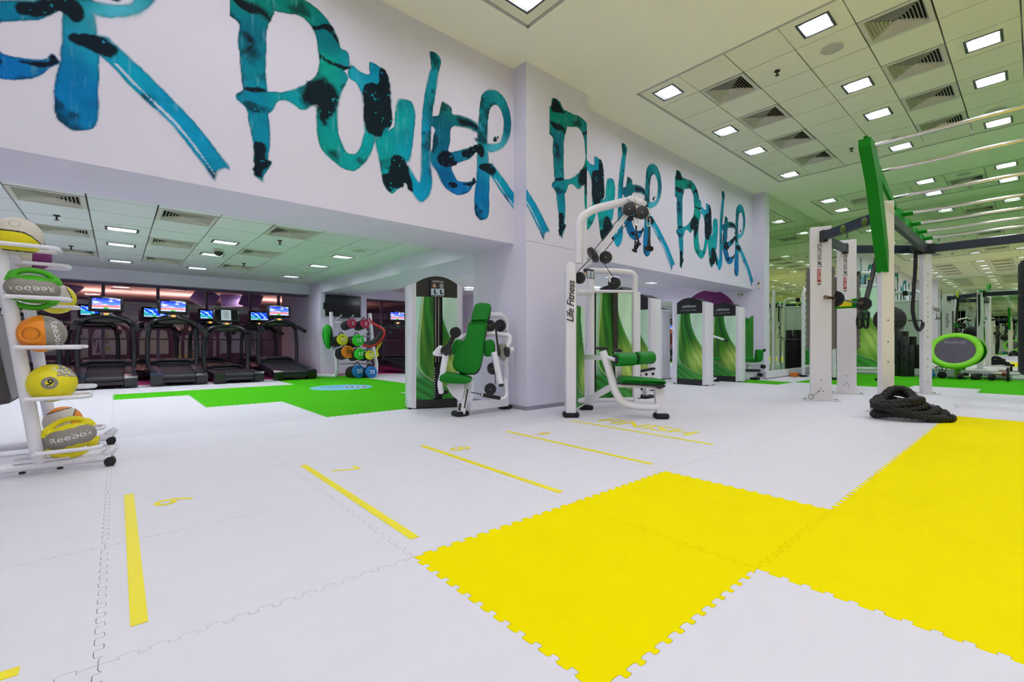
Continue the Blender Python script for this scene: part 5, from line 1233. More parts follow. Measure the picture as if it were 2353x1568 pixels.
tr7([(232, 165), (262, 168), (262, 232), (232, 228)], 5.447, .002, .0005, 'placard_picture', mat('picture_pale', S(176, 196, 206), .5)); tr7([(268, 168), (292, 172), (292, 236), (268, 232)], 5.447, .002, .0005, 'placard_picture', mat('picture_pale', S(176, 196, 206), .5))
tr7([(208, 175), (226, 178), (224, 215), (206, 210)], 5.447, .002, .0005, 'placard_torso', mat('skin_print', S(200, 150, 110), .6))
# pull handles
for k, (ca, cb, top, ha, hb, F) in enumerate((((630, 540), (640, 620), (630, 400), (690, 920), (605, 1080), 5.03), ((862, 560), (872, 640), (862, 470), (850, 1020), (895, 1035), 4.99))):
    Wp(MB().cyl(p8(*top, F), p8(ca[0], ca[1] - 60, F), .012, 8), 'cable_end', M_BLACK)
    Wp(MB().tube(catmull([p8(ca[0] - 28, ca[1] - 60, F), p8(ca[0] - 28, cb[1] - 40, F), p8(ca[0], cb[1] - 10, F), p8(ca[0] + 28, cb[1] - 40, F), p8(ca[0] + 24, ca[1] - 60, F), p8(ca[0], ca[1] - 85, F)], 4), .006, 8, closed=True), 'carabiner', M_CHROME)
    Wp(MB().tube([p8(cb[0], cb[1], F), p8(cb[0] + 2, cb[1] + 130, F), p8(ha[0], ha[1], F)], .010, 8).tube([p8(cb[0] + 2, cb[1] + 130, F), p8(hb[0], hb[1], F)], .008, 8), 'strap', M_BLACK)
    A, B = (p8(690, 925, F - .03), p8(605, 1080, F + .03)) if k == 0 else (p8(845, 1025, F + .05), p8(905, 1035, F - .06))
    Wp(MB().cyl(A, B, .020, 14).cyl(A, A + (B - A) * .15, .030, 14).cyl(B, B + (A - B) * .15, .030, 14), 'handle', M_RUBBER)
# seat side
Wp(MB().tube(catmull([p4(390, 1045, 5.12), p4(420, 1130, 5.12), p4(445, 1215, 5.12), p4(472, 1300, 5.12), p4(520, 1365, 5.12), p4(600, 1388, 5.12), p4(735, 1396, 5.12)], 6), .044, 16), 'seat_frame', M_WHITE)
Wp(MB().rbox(p4(387, 1030, 5.12), (.10, .10, .03), .012), 'frame_cap', M_CHAR)
Wp(MB().bar(p4(740, 1275, 5.13), p4(756, 1460, 5.12), .105, .07, up=FWD), 'seat_post', M_WHITE); foot(p4, 754, 1470, 5.12, .16, .15)
Wp(MB().bar(p7(215, 945, 5.5), p7(370, 950, 5.15), .045, .055), 'tie_bar', M_WHITE); Wp(MB().bar(p7(220, 1345, 5.5), p7(445, 1215, 5.14), .05, .06), 'brace', M_WHITE)
trace([(512, 1222), (535, 1208), (600, 1212), (700, 1220), (775, 1226), (788, 1240), (783, 1256), (700, 1256), (600, 1250), (515, 1246)], 4.99, .30, .03, 'seat', M_GREENPAD, fn=p4, par=pd)
trace([(515, 1248), (780, 1258), (786, 1268), (770, 1275), (745, 1285), (730, 1272), (600, 1262), (515, 1258)], 5.0, .28, .008, 'seat_base', M_CHAR, fn=p4, par=pd, sub=0)
Wp(MB().bar(p4(470, 1262, 5.13), p4(740, 1272, 5.13), .05, .03), 'seat_rail', M_WHITE)
for a0, a1, b in ((470, 585, 1099), (600, 700, 1090)):
    A, B = p4(a0, b + 2, 4.98 + (a0 - 470) * .0011), p4(a1, b - 3, 4.98 + (a1 - 470) * .0011); d = (B - A).normalized()
    Wp(MB().tube([A, A + d * .012, B - d * .012, B], [.060, .074, .074, .060], 24), 'thigh_roller', M_GREENPAD)
    Wp(MB().cyl(A - d * .004, A + d * .01, .050, 20), 'roller_cap', M_CHAR)
Wp(MB().cyl(p4(415, 1085, 5.12), p4(470, 1100, 4.98), .022, 12).cyl(p4(585, 1096, 5.11), p4(605, 1094, 5.13), .024, 12), 'roller_axle', M_WHITE)
trace([(470, 1045), (500, 1040), (512, 1055), (515, 1240), (480, 1240)], 5.22, .06, .01, 'roller_bracket', M_WHITE, fn=p4, par=pd, sub=0); trace([(462, 1034), (500, 1030), (516, 1044), (512, 1054), (470, 1052)], 5.20, .09, .01, 'bracket_cap', M_CHAR, fn=p4, par=pd, sub=0)

# ---------------------------------------------------------------- machines behind the column
tower((5.90, 4.32, 0), -90, 'weight tower right behind the pulldown machine', ht=1.73)
tower((7.28, 4.80, 0), -90, 'weight tower half hidden behind the pulldown, second from the column', ht=1.74)
tower((8.93, 4.63, 0), -90, 'weight tower marked with a press exercise, third from the column', ht=1.76, text='SHOULDER PRESS')
tower((10.33, 4.58, 0), -90, 'weight tower nearest the pilaster on the green mat', ht=1.74, text='HIP ADDUCTION')
tower((9.75, 6.05, 0), -90, 'weight tower in the second row behind the others', ht=1.72)
def seat_machine(name, label, seat_c, face, w=.36):
    """seat, backrest, frame and feet; face = direction the user looks"""
    f = Vector(face).normalized(); r_ = Vector((f.y, -f.x, 0)); t = thing(name, label, 'exercise machine', (seat_c[0], seat_c[1], 0)); c = Vector((0, 0, 0))
    Mx = frame((0, 0, 0), f, -r_)
    MB().rbox((0, 0, .50), (.40, w, .07), .03, 3, Mx).build('seat', M_GREENPAD, t)
    MB().rbox((0, 0, 0), (.07, w * .9, .62), .03, 3, Mx @ Matrix.Translation((-.25, 0, .88)) @ Matrix.Rotation(math.radians(-8), 4, 'Y')).build('backrest', M_GREENPAD, t)
    MB().tube(fillet([Mx @ Vector((.25, 0, .06)), Mx @ Vector((-.30, 0, .06)), Mx @ Vector((-.40, 0, 1.30)), Mx @ Vector((-.1, 0, 1.42))], .15, 6), .035, 12).build('frame', M_WHITE, t)
    MB().bar(Mx @ Vector((.05, 0, .06)), Mx @ Vector((0, 0, .47)), .08, .06, up=f).build('seat_post', M_WHITE, t)
    for s_ in (-1, 1):
        MB().tube(fillet([Mx @ Vector((-.36, s_ * .1, 1.0)), Mx @ Vector((-.30, s_ * .34, 1.0)), Mx @ Vector((.05, s_ * .36, .92))], .08, 5), .022, 10).build('press_arm', M_WHITE, t)
        MB().cyl(Mx @ Vector((.02, s_ * .36, .925)), Mx @ Vector((.18, s_ * .36, .89)), .018, 10).build('grip', M_RUBBER, t)
    MB().rbox((.25, 0, .028), (.10, .16, .055), .015, 2, Mx).build('foot', M_RUBBER, t); MB().rbox((-.30, 0, .028), (.10, .30, .055), .015, 2, Mx).build('foot', M_RUBBER, t); return t
seat_machine('press_machine', 'green-padded press seat glimpsed between the two far weight towers', (9.72, 4.72), (1, -.25, 0))
# hip adductor seat
hp = GP(1735, 873); ha = thing('adductor_seat', 'green hip adductor seat with thigh pads beside the white pilaster', 'exercise machine', (hp.x, hp.y, 0))
h6 = lambda a, b, F: PD(1540 + a / 6.533, 660 + b / 6.533, F)
FH = 10.55
def Wh(mb, n_, m): return mb.build(n_, m, ha, world=True)
hh = lambda pts, F, th, bv, n_, m, sub=2: trace(pts, F, th, bv, n_, m, fn=h6, par=ha, sub=sub)
hh([(1050, 1085), (1090, 1066), (1200, 1062), (1330, 1072), (1385, 1085), (1385, 1115), (1330, 1125), (1200, 1122), (1090, 1118)], FH - .15, .36, .03, 'seat', M_GREENPAD)
hh([(1308, 1100), (1312, 960), (1335, 938), (1385, 938), (1408, 965), (1400, 1080), (1380, 1110)], FH - .22, .12, .03, 'thigh_pad', M_GREENPAD); hh([(1030, 1110), (1030, 950), (1045, 932), (1066, 940), (1072, 1090), (1090, 1110)], FH - .22, .12, .03, 'thigh_pad', M_GREENPAD)
hh([(1080, 500), (1095, 465), (1140, 458), (1180, 468), (1190, 500), (1180, 540), (1110, 548), (1085, 535)], FH, .12, .03, 'headrest', M_GREENPAD)
Wh(MB().cyl(h6(1030, 500, FH + .06), h6(1082, 505, FH + .06), .03, 10), 'headrest_arm', M_WHITE)
hh([(1025, 1128), (1380, 1128), (1420, 1150), (1400, 1165), (1030, 1165)], FH - .1, .14, .01, 'seat_frame', M_TOWW, 0)
Wh(MB().bar(h6(1190, 1160, FH), h6(1190, 1290, FH), .09, .09, up=FWD), 'pedestal', M_TOWW); Wh(MB().bar(h6(1020, 1315, FH), h6(1310, 1330, FH), .08, .09), 'base_beam', M_TOWW)
Wh(MB().cyl(h6(1025, 1245, FH - .05), h6(1350, 1255, FH - .05), .03, 10), 'cam_shaft', M_CHAR); Wh(MB().cyl(h6(1370, 1190, FH - .1), h6(1420, 1198, FH - .1), .045, 12), 'foot_peg', M_RUBBER); Wh(MB().cyl(h6(1320, 1315, FH - .1), h6(1375, 1322, FH - .1), .045, 12), 'foot_peg', M_RUBBER)
fp = h6(1275, 1392, FH); Wh(MB().rbox((fp.x, fp.y, .028), (.2, .16, .055), .02), 'foot', M_RUBBER); Wh(MB().bar(h6(1275, 1330, FH), h6(1275, 1380, FH), .09, .08, up=FWD), 'leg', M_TOWW)
Wh(MB().cyl(h6(1400, 945, FH - .2), h6(1425, 955, FH - .2), .035, 10), 'pad_knob', M_CHAR)
# leg machine seen between the pulldown and the press tower
seat_machine('leg_press', 'white leg machine with green pad behind the pulldown rollers', (8.05, 5.95), (-.4, -.9, 0))
fpm = thing('foot_platform', 'white drilled foot plate with black tread beside the pulldown seat', 'exercise machine', GP(1486, 897))
d6 = lambda pts, F, th, bv, n_, m: trace(pts, F, th, bv, n_, m, fn=p7, par=fpm, sub=0)
d6([(690, 1085), (845, 1050), (850, 1085), (820, 1130), (690, 1135)], 7.0, .03, .004, 'plate', M_WHITE); d6([(690, 1070), (845, 1040), (852, 1055), (690, 1088)], 6.98, .12, .006, 'tread', M_RUBBER)
for a, b in ((708, 1108), (765, 1100), (825, 1096)): MB().cyl(p7(a, b, 6.99), p7(a, b, 7.005), .022, 10).build('hole', M_BLACK, fpm, world=True)
q = p7(760, 1130, 7.06); MB().bar((q.x, q.y, 0.02), (q.x, q.y, q.z), .07, .07, up=(1, 0, 0)).build('stem', M_WHITE, fpm, world=True); MB().rbox((q.x, q.y, .02), (.30, .2, .04), .01).build('foot', M_RUBBER, fpm, world=True)

# ---------------------------------------------------------------- end wall graphic and wall fittings
XW = XE - 0.002
we = bpy.data.objects['wall_end']
def wallpoly(pts, name, m, off=0.0): 
    Q = [PX(a, b, XW - off) for a, b in pts]; mb = MB(); n = len(Q); mb.add([(q.x, q.y, max(q.z, 0.06)) for q in Q], [tuple(range(n))]); o = flat_mesh(mb, name, m, we); return o
M_PUR = mat('graphic_purple', S(104, 14, 92), .6, var=.25, scale=3); M_MAR = mat('graphic_maroon', S(66, 20, 40), .6, var=.2, scale=6); M_GFACE = mat('graphic_green', S(40, 134, 22), .6, var=.45, scale=4)
arc = [(1632 + 62 * math.cos(a), 728 - 61 * math.sin(a)) for a in np.linspace(0, math.pi, 24)]
wallpoly(arc + [(1585, 790), (1590, 850), (1690, 850), (1700, 790)], 'wall_graphic', M_PUR)
wallpoly([(1697, 768), (1706, 785), (1711, 800), (1709, 820), (1700, 845), (1690, 860), (1680, 860), (1680, 768)], 'wall_graphic', M_MAR, .002)
wallpoly([(1695, 752), (1705, 745), (1715, 738), (1725, 728), (1731, 725), (1731, 826), (1711, 824), (1712, 800), (1706, 780), (1697, 766)], 'wall_graphic', M_GFACE, .003)
sw = PX(1702, 677, XE - .012)
t = thing('switch_panel', 'cream double switch plate high on the end wall', 'switch', sw); MB().rbox((0, 0, 0), (.02, .15, .085), .004).build('plate', M_SMK, t)
MB().bb(-.014, -.009, -.045, -.02, -.02, .02).build('rocker', M_CHAR, t); MB().bb(-.014, -.009, .025, .055, -.015, .015).build('dial', M_STEEL, t)
sw = PX(1743, 655, XE - .012); sw.y = (YM + YW) / 2 - .01
t = thing('motion_sensor', 'small cream sensor box on the pilaster', 'sensor', sw); MB().rbox((0, 0, 0), (.02, .07, .17), .004).build('case', M_SMK, t); MB().bb(-.015, -.009, -.015, .015, .01, .06).build('window', M_BLACK, t)
# mirror on the end wall behind the towers
me_ = thing('wall_mirror', 'mirror panel on the end wall behind the press tower', 'mirror', (XE - .004, 7.6, 0.2)); MB().bb(XE - .008, XE - .001, 6.52, 9.3, .2, 1.98).build('mirror_panel', M_MIRROR, me_, world=True)
# ================================================================== functional rig with monkey bars
rig = thing('training_rig', 'white octagonal training rig with green monkey bars and chrome rungs', 'training rig', (8.55, 0.0, 0))
YCEN = -0.05; HP = 2.56
def Wr(mb, n_, m, par=None, a=35): return mb.build(n_, m, par or rig, world=True, angle=a)
PP = {'p1': (7.87, 2.115, 22), 'p2': (9.21, 2.10, 14), 'p3': (7.05, 1.215, 38), 'p4': (10.21, 1.236, 40)}
M_POST = mat('rig_white', S(224, 219, 222), .4, var=.02, scale=4)
M_PLATE = mat('rig_plate', S(206, 204, 206), .4)
ps = []
for nm, (x, y, a) in PP.items():
    ps.append((nm, x, y, a)); ps.append((nm + 'b', x, 2 * YCEN - y, -a))
for nm, x, y, a in ps:
    Mx = Matrix.Translation((x, y, 0)) @ Matrix.Rotation(math.radians(a), 4, 'Z')     # local -x is the wide outer face
    w = .265 if nm[1] in '12' else .135; d = .095
    pst = MB().rbox((0, 0, HP / 2), (d, w, HP), .006, 1, Mx).build('post', M_POST, rig, world=True)
    MB().rbox((0, 0, .006), (.20, w + .20, .012), .004, 1, Mx).build('base_plate', M_PLATE, rig, world=True)
    hl = [(0, .30), (-.03, .14), (.03, .14), (0, .18)] if nm[1] in '12' else [(0, .20), (0, .45), (0, .58), (0, .95), (0, 1.05), (0, 1.2), (0, 1.28), (0, 1.36), (0, 1.5), (0, 1.6), (0, 1.8), (0, 2.0)] if nm == 'p4' else [(0, .06), (0, .62), (0, .86), (0, 1.12)]
    for yy, zz in hl:
        MB().tube([Mx @ Vector((-d / 2 - .002, yy, zz)), Mx @ Vector((-d / 2 + .003, yy, zz))], .008, 8).build('hole', M_BLACK, rig, world=True)
    for s_ in (-1, 1): MB().tube([Mx @ Vector((0, s_ * (w / 2 + .06), .01)), Mx @ Vector((0, s_ * (w / 2 + .06), .024))], .018, 8).build('anchor_bolt', M_STEEL, rig, world=True)
    if nm in ('p1', 'p2'):
        fx = -d / 2 - .0025
        def vt(body, z, size, m, n_, mi=0, bold=0.0, sp_=1.0):
            mb = MB(); add_text(mb, body, size, Mx @ frame((fx, .02, z), (0, 0, -1), (0, -1, 0)) @ Matrix.Diagonal((1, 1.9, 1, 1)), bold=bold, spacing=sp_, align='LEFT'); flat_mesh(mb, n_, m, rig, world=True)
        V_, _f = text_data('ESCAPE YOUR LIMITS.', 1.0, align='LEFT', bold=.01); ln_ = max(q[0] for q in V_)
        vt('ESCAPE YOUR LIMITS.', 2.31, .36 / ln_ * 1.0, M_TEXTK, 'lettering', bold=.01)
        MB().box((fx + .001, .022, 1.84), (.003, .048, .19), Mx).build('badge', mat('badge_red', S(170, 30, 34), .5), rig, world=True)
        mb = MB(); add_text(mb, 'ESCAPE', .046, Mx @ frame((fx - .0015, .022, 1.925), (0, 0, -1), (0, -1, 0)) @ Matrix.Diagonal((1, 1.25, 1, 1)), bold=.006, align='LEFT'); flat_mesh(mb, 'badge_lettering', M_TEXTW, rig, world=True)
        mb = MB()
        for k in range(3): mb.box((fx, .022 + .015 * (k - 1), 1.715), (.002, .008, .03), Mx @ Matrix.Translation((0, 0, 0)))
        mb.build('badge_mark', M_TEXTK, rig, world=True)
    if nm in ('p1b', 'p2b', 'p1', 'p2'):
        mb = MB(); add_text(mb, 'octagon', .16, Mx @ frame((d / 2 + .0025, 0, 1.9), (0, 0, -1), (0, 1, 0)), align='LEFT'); flat_mesh(mb, 'lettering', M_TEXTK, rig, world=True)
ZT = 2.41
def beam(a, b, z=ZT, h=.125, w=.06):
    A, B = Vector((a[0], a[1], z)), Vector((b[0], b[1], z)); d = (B - A).normalized()
    Wr(MB().bar(A + d * .03, B - d * .03, w, h), 'beam', M_NAVY)
    for p, s_ in ((A, 1), (B, -1)):
        q = p + d * s_ * .07; Wr(MB().rbox((0, 0, 0), (.10, .075, .17), .006, 1, frame(q, d, UPV.cross(d))), 'beam_bracket', M_BLACK)
pxy = {n_: (x, y) for n_, x, y, a in ps}
for a, b in (('p3', 'p1'), ('p1', 'p2'), ('p2', 'p4'), ('p3', 'p4'), ('p4', 'p4b'), ('p3b', 'p1b'), ('p1b', 'p2b'), ('p2b', 'p4b'), ('p3b', 'p4b')): beam(pxy[a], pxy[b])
# climbing knobs under the near beam
for t_ in (.30, .62):
    c = Vector(pxy['p1'] + (ZT - .01,)).lerp(Vector(pxy['p3'] + (ZT - .01,)), t_ + .06); n_ = Vector((-.7, .72, 0)).normalized()
    Wr(MB().ell(c + Vector((-.06, -.06, 0)), (.055, .055, .065), 18, 12), 'climbing_knob', mat('knob_olive', S(78, 108, 16), .5, var=.1))
c = Vector(pxy['p1'] + (0,)).lerp(Vector(pxy['p3'] + (0,)), .46); Wr(MB().tube([(c.x, c.y, ZT - .06), (c.x, c.y, ZT - .14)], .01, 8), 'hook', M_STEEL)
# green rails and rungs
rung = [(6.24, 3.00), (6.79, 2.86), (7.55, 2.715), (8.10, 2.60), (8.72, 2.57), (9.27, 2.545), (9.84, 2.53), (10.42, 2.50)]
for side, y in ((1, 1.235), (-1, 2 * YCEN - 1.235)):
    # arm rising from the near post
    def slab(pts, th, n_):
        Mx = Matrix(((1, 0, 0, 0), (0, 0, -1, y + th / 2), (0, 1, 0, 0), (0, 0, 0, 1))); return MB().prism(pts, th, Mx).build(n_, M_GREEN, rig, world=True, angle=25)
    slab([(6.98, 1.70), (7.06, 1.70), (7.09, 1.74), (6.98, 2.05), (6.62, 2.80), (6.36, 3.06), (6.12, 3.06), (6.12, 2.98), (6.42, 2.66)], .11, 'riser_arm')
    slab([(6.16, 3.10), (6.20, 3.02), (6.80, 2.80), (7.30, 2.68), (7.75, 2.60), (7.75, 2.66), (7.30, 2.76), (6.82, 2.92), (6.30, 3.12)], .035, 'top_rail')
    for k in range(3, 8):
        x, z = rung[k]; slab([(x - .28, ZT + .06), (x + .24, ZT + .06), (x + .06, z + .02), (x + .03, z + .05), (x - .20, z + .05)], .05, 'rung_bracket')
        Wr(MB().cyl((x, y - side * .02, z), (x, y - side * .13, z), .032, 14), 'rung_socket', M_GREEN)
    Wr(MB().cyl((7.04, y + .06, 1.80), (7.04, y - .06, 1.80), .018, 10), 'arm_bolt', M_STEEL)
for x, z in rung: Wr(MB().cyl((x, 1.22, z), (x, 2 * YCEN - 1.22, z), .0185, 14), 'rung', M_CHROME)
# notched steel racks on the near posts
for nm in ('p1', 'p2'):
    x, y, a = PP[nm]; Mx = Matrix.Translation((x, y, 0)) @ Matrix.Rotation(math.radians(a), 4, 'Z')
    teeth = [(0, 0)]
    for k in range(12): teeth += [(.040, .02 + k * .10), (.056, .05 + k * .10), (.040, .07 + k * .10)]
    teeth += [(.040, 1.22), (0, 1.22)]
    for s_ in (-1, 1):
        Ms = Mx @ Matrix(((0, 0, 1, .01), (s_, 0, 0, s_ * .134), (0, 1, 0, .74), (0, 0, 0, 1))); MB().prism(teeth, .02, Ms).build('notched_rack', mat('galvanised', S(112, 110, 106), .5, .5, var=.15, scale=40), rig, world=True, angle=20)
# pin with ring at the foot of the near post
x, y, a = PP['p1']; pr = PD(1863, 912, 6.62)
pin = thing('locking_pin', 'steel locking pin with ring at the foot of the leftmost rig post', 'pin', pr)
ringp = [pr + RGT * (.034 * math.cos(w)) + UPV * (.034 * math.sin(w)) for w in np.linspace(0, 2 * math.pi, 20)[:-1]]
for q in ringp: q.z += .0
MB().tube(ringp, .006, 8, closed=True).build('ring', M_STEEL, pin, world=True); MB().tube([PD(1866, 910, 6.62), PD(1885, 898, 6.62)], .006, 8).build('shaft', M_STEEL, pin, world=True)

# ---------------------------------------------------------------- bar on its green carriage
c5 = lambda a, b, F: PD(1840 + a / 4.75, 600 + b / 4.75, F)
crg = thing('bar_carriage', 'green and yellow bar carriage bolted between the white rig posts', 'bracket', c5(480, 470, 7.35))
trace([(330, 490), (400, 440), (610, 405), (625, 420), (620, 510), (335, 525)], 7.25, .05, .008, 'body', M_GREEN, fn=c5, par=crg, sub=0)
trace([(345, 492), (420, 440), (555, 415), (558, 495), (350, 502)], 7.243, .008, .001, 'panel', mat('carriage_yellow', S(214, 196, 12), .5), fn=c5, par=crg, sub=0)
trace([(600, 490), (690, 460), (700, 475), (640, 512), (610, 515)], 7.15, .05, .006, 'hook', M_GREEN, fn=c5, par=crg, sub=0)
bar_ = thing('short_barbell', 'short steel bar with two black plates resting in the green carriage', 'barbell', c5(480, 430, 7.0))
A, B = c5(268, 395, 6.62), c5(720, 485, 7.12); d = (B - A).normalized()
MB().cyl(A, A + d * .02, .030, 14).cyl(A, c5(400, 415, 6.75), .025, 14).build('sleeve', mat('sleeve_bronze', S(168, 132, 112), .28, 1.0), bar_, world=True)
MB().cyl(c5(400, 415, 6.75), c5(690, 470, 7.07), .014, 12).build('shaft', M_STEEL, bar_, world=True)
MB().cyl(c5(660, 462, 7.03), B, .025, 14).build('sleeve', mat('sleeve_bronze', S(168, 132, 112), .28, 1.0), bar_, world=True)
discs(MB(), c5(376, 415, 6.70), d, .117, .045, 32).build('plate', M_RUBBER, bar_, world=True); discs(MB(), c5(688, 470, 7.05), d, .102, .045, 32).build('plate', M_RUBBER, bar_, world=True)
# suspension straps
sus = thing('suspension_trainer', 'black suspension straps with loop handles hanging from the rig beam', 'suspension trainer', c5(760, 200, 7.7))
MB().tube([PD(2018, 566, 7.8), PD(2017, 578, 7.75), PD(2012, 605, 7.7), c5(720, 400, 7.55)], [.02, .028, .034, .036], 10).build('strap', M_BLACK, sus, world=True)
MB().tube([PD(2019, 556, 7.82), PD(2017, 580, 7.76)], .026, 8).build('anchor', mat('strap_yellow', S(224, 214, 20), .6), sus, world=True)
MB().tube([c5(740, 195, 7.62), c5(772, 200, 7.62)], .012, 8).build('tag', mat('strap_yellow', S(224, 214, 20), .6), sus, world=True)
for k, (a, b) in enumerate(((640, 640), (705, 640))):
    MB().tube(catmull([c5(a + 25, 545, 7.5), c5(a - 18, 610, 7.5), c5(a - 22, 690, 7.5), c5(a, 728, 7.5), c5(a + 24, 720, 7.5), c5(a + 30, 640, 7.5), c5(a + 40, 560, 7.5)], 5), .018, 8).build('foot_loop', M_BLACK, sus, world=True)
MB().tube([c5(615, 632, 7.48), c5(740, 632, 7.48)], .018, 10).build('handle', M_RUBBER, sus, world=True)
# black ball on its bracket
wb = PD(2044, 735, 7.1); ball = thing('slam_ball', 'large black rubber ball held behind the green-topped rig post', 'exercise ball', wb)
MB().ell((0, 0, 0), .205, 36, 24).build('shell', M_RUBBER, ball); MB().tube([(RGT * (.205 * math.cos(a)) + FWD * (.205 * math.sin(a))) * 1.002 for a in np.linspace(0, 2 * math.pi, 40)[:-1]], .004, 6, closed=True).build('seam', M_BLACK, ball)
hb = thing('ball_holder', 'black steel cradle arm carrying the large ball on the rig', 'bracket', PD(2120, 738, 7.6))
MB().tube(fillet([PD(2118, 737, 7.62), PD(2090, 737, 7.4), PD(2088, 737, 7.12)], .04, 4), .012, 8).build('arm', M_BLACK, hb, world=True)
MB().tube([wb + Vector((.16 * math.cos(a), .16 * math.sin(a), -.14)) for a in np.linspace(0, 2 * math.pi, 30)[:-1]], .010, 8, closed=True).build('cradle_ring', M_BLACK, hb, world=True)
# resistance band
bd = thing('resistance_band', 'long black resistance band looped over the rig beam', 'resistance band', PD(2106, 660, 7.45))
MB().tube(catmull([PD(2104, 575, 7.45), PD(2103, 620, 7.45), PD(2098, 690, 7.45), PD(2098, 720, 7.45), PD(2106, 752, 7.45), PD(2114, 758, 7.5), PD(2122, 735, 7.62), PD(2126, 640, 7.70), PD(2124, 575, 7.7)], 6), .026, 8).build('loop', M_RUBBER, bd, world=True)
MB().rbox(PD(2102, 570, 7.46), (.20, .10, .10), .02).build('clamp', M_BLACK, bd, world=True)
# black heavy bag hung from the far cross beam
hv = thing('heavy_bag', 'tall black heavy bag hanging at the right edge', 'punching bag', (10.30, 0.03, .36))
MB().lathe([(.02, 0), (.14, .01), (.175, .06), (.178, .9), (.176, 1.66), (.15, 1.72), (.02, 1.73)], 32).build('bag', M_RUBBER, hv)
for k in range(3): MB().tube([(.14 * math.cos(k * 2.1), .14 * math.sin(k * 2.1), 1.72), (0, 0, 1.94)], .006, 6).build('chain', M_STEEL, hv)
MB().tube([(0, 0, 1.93), (-.06, 0, 2.0)], .012, 8).build('hook', M_STEEL, hv)
for z in (.5, 1.2): MB().lathe([(.179, z - .02), (.181, z), (.179, z + .02)], 32, cap=False).build('seam_band', M_BLACK, hv)

# ---------------------------------------------------------------- battle rope heap
rope_c = PD(2083, 950, 5.06); rp = thing('battle_rope', 'heap of thick black braided battle rope beside the yellow mats', 'rope', (rope_c.x, rope_c.y, 0))
path = []
r6 = np.random.default_rng(11)
ang = 0.0; N = 520; LOOPS = 6.2
ctr = lambda s: np.array([0.0, 0.0])
for k in range(N):
    s = k / (N - 1); th = s * LOOPS * 2 * math.pi + 2.2; lp = s * LOOPS
    big = 1.0 - .62 * s; wob = 1 + .07 * math.sin(3 * th + lp) + .05 * math.sin(1.7 * lp)
    a, b = .335 * big * wob, .20 * (1 - .45 * s) * wob
    ex, ey = a * math.cos(th), b * math.sin(th)
    off = .10 * math.sin(lp * 1.3 + .6) * (1 - s) - .10 * s
    z = .042 + .050 * min(lp, 4.2) * .85 + .018 * math.sin(th * 2 + lp) + max(0, lp - 4.2) * .012
    if s > .62: z += .05 * math.sin(th + 1.0) * (s - .62) / .38 * 2
    path.append(RGT * (ex + off - .02) + FWD * ey + UPV * max(z, .042))
tail = [path[0] + RGT * .0, ]
start = path[0]
P = [Vector(p) for p in path]
def strands(P, n, rad, rs, pitch):
    L = [0.0]
    for a, b in zip(P[:-1], P[1:]): L.append(L[-1] + (b - a).length)
    out = [[] for _ in range(n)]
    for i, p in enumerate(P):
        t = (P[min(i + 1, len(P) - 1)] - P[max(i - 1, 0)]).normalized(); a = t.cross(UPV)
        if a.length < 1e-4: a = t.orthogonal()
        a.normalize(); b = a.cross(t)
        for k in range(n):
            # flat plait: strands weave left-right in a figure of eight
            w = 2 * math.pi * (L[i] / pitch + k / n); out[k].append(p + a * (math.sin(w) * rad) + b * (math.sin(2 * w) * rad * .45))
    return out
def resample(P, step):
    L = [0.0]
    for a, b in zip(P[:-1], P[1:]): L.append(L[-1] + (b - a).length)
    n = int(L[-1] / step); s = np.linspace(0, L[-1], n); A = np.array([tuple(p) for p in P]); return [Vector((np.interp(q, L, A[:, 0]), np.interp(q, L, A[:, 1]), np.interp(q, L, A[:, 2]))) for q in s]
P = resample(P, .014)
for st in strands(P, 4, .026, .016, .21): MB().tube(st, .0235, 8).build('rope_strand', M_RUBBER, rp)
E0 = [Vector(RGT * .04 + FWD * -.20 + UPV * .042), Vector(RGT * .16 + FWD * -.22 + UPV * .042), Vector(RGT * .29 + FWD * -.19 + UPV * .042)]
for st in strands(resample([Vector(p) for p in catmull(E0, 8)], .014), 4, .026, .016, .21): MB().tube(st, .0235, 8).build('rope_strand', M_RUBBER, rp)
MB().tube([E0[2], E0[2] + RGT * .045 + FWD * .01], .045, 12).build('rope_end', M_BLACK, rp)
MB().tube([RGT * .18 + FWD * -.05 + UPV * .16, RGT * .26 + FWD * -.06 + UPV * .12], .03, 10).build('rope_sleeve', mat('rope_sleeve', S(62, 62, 84), .25), rp)
an = PD(2016, 903, 5.30); ar = thing('anchor_ring', 'steel anchor ring on the floor behind the rope heap', 'ring', (an.x, an.y, .0))
MB().tube([RGT * (.075 * math.cos(w)) + UPV * (.075 + .075 * math.sin(w)) + FWD * (.03 * math.sin(w)) for w in np.linspace(0, 2 * math.pi, 22)[:-1]], .006, 8, closed=True).build('hoop', M_STEEL, ar)

# ================================================================== along the far mirror
tr = thing('mini_trampoline', 'lime green round mini trampoline tilted on its stand by the far mirror', 'trampoline', (15.0, 1.31, 0))
nrm = Vector((-.86, -.02, .51)).normalized(); yv = Vector((0, 1, 0)); xv = yv.cross(nrm).normalized(); Mt = Matrix(((yv.x, xv.x, nrm.x, 0.06), (yv.y, xv.y, nrm.y, 0), (yv.z, xv.z, nrm.z, .67), (0, 0, 0, 1)))
M_LIME = mat('trampoline_lime', S(130, 214, 20), .5, var=.08, scale=12)
ns = 84; prof = []
V = []; Fc = []
for k in range(ns):
    w = 2 * math.pi * k / ns; bmp = .006 * (1 if k % 2 else -1)
    for r_, z in ((.355, .012), (.37, .03 + bmp), (.42, .038 + bmp), (.465, .03 + bmp), (.485, 0), (.48, -.05), (.36, -.03)): V.append((r_ * math.cos(w), r_ * math.sin(w), z))
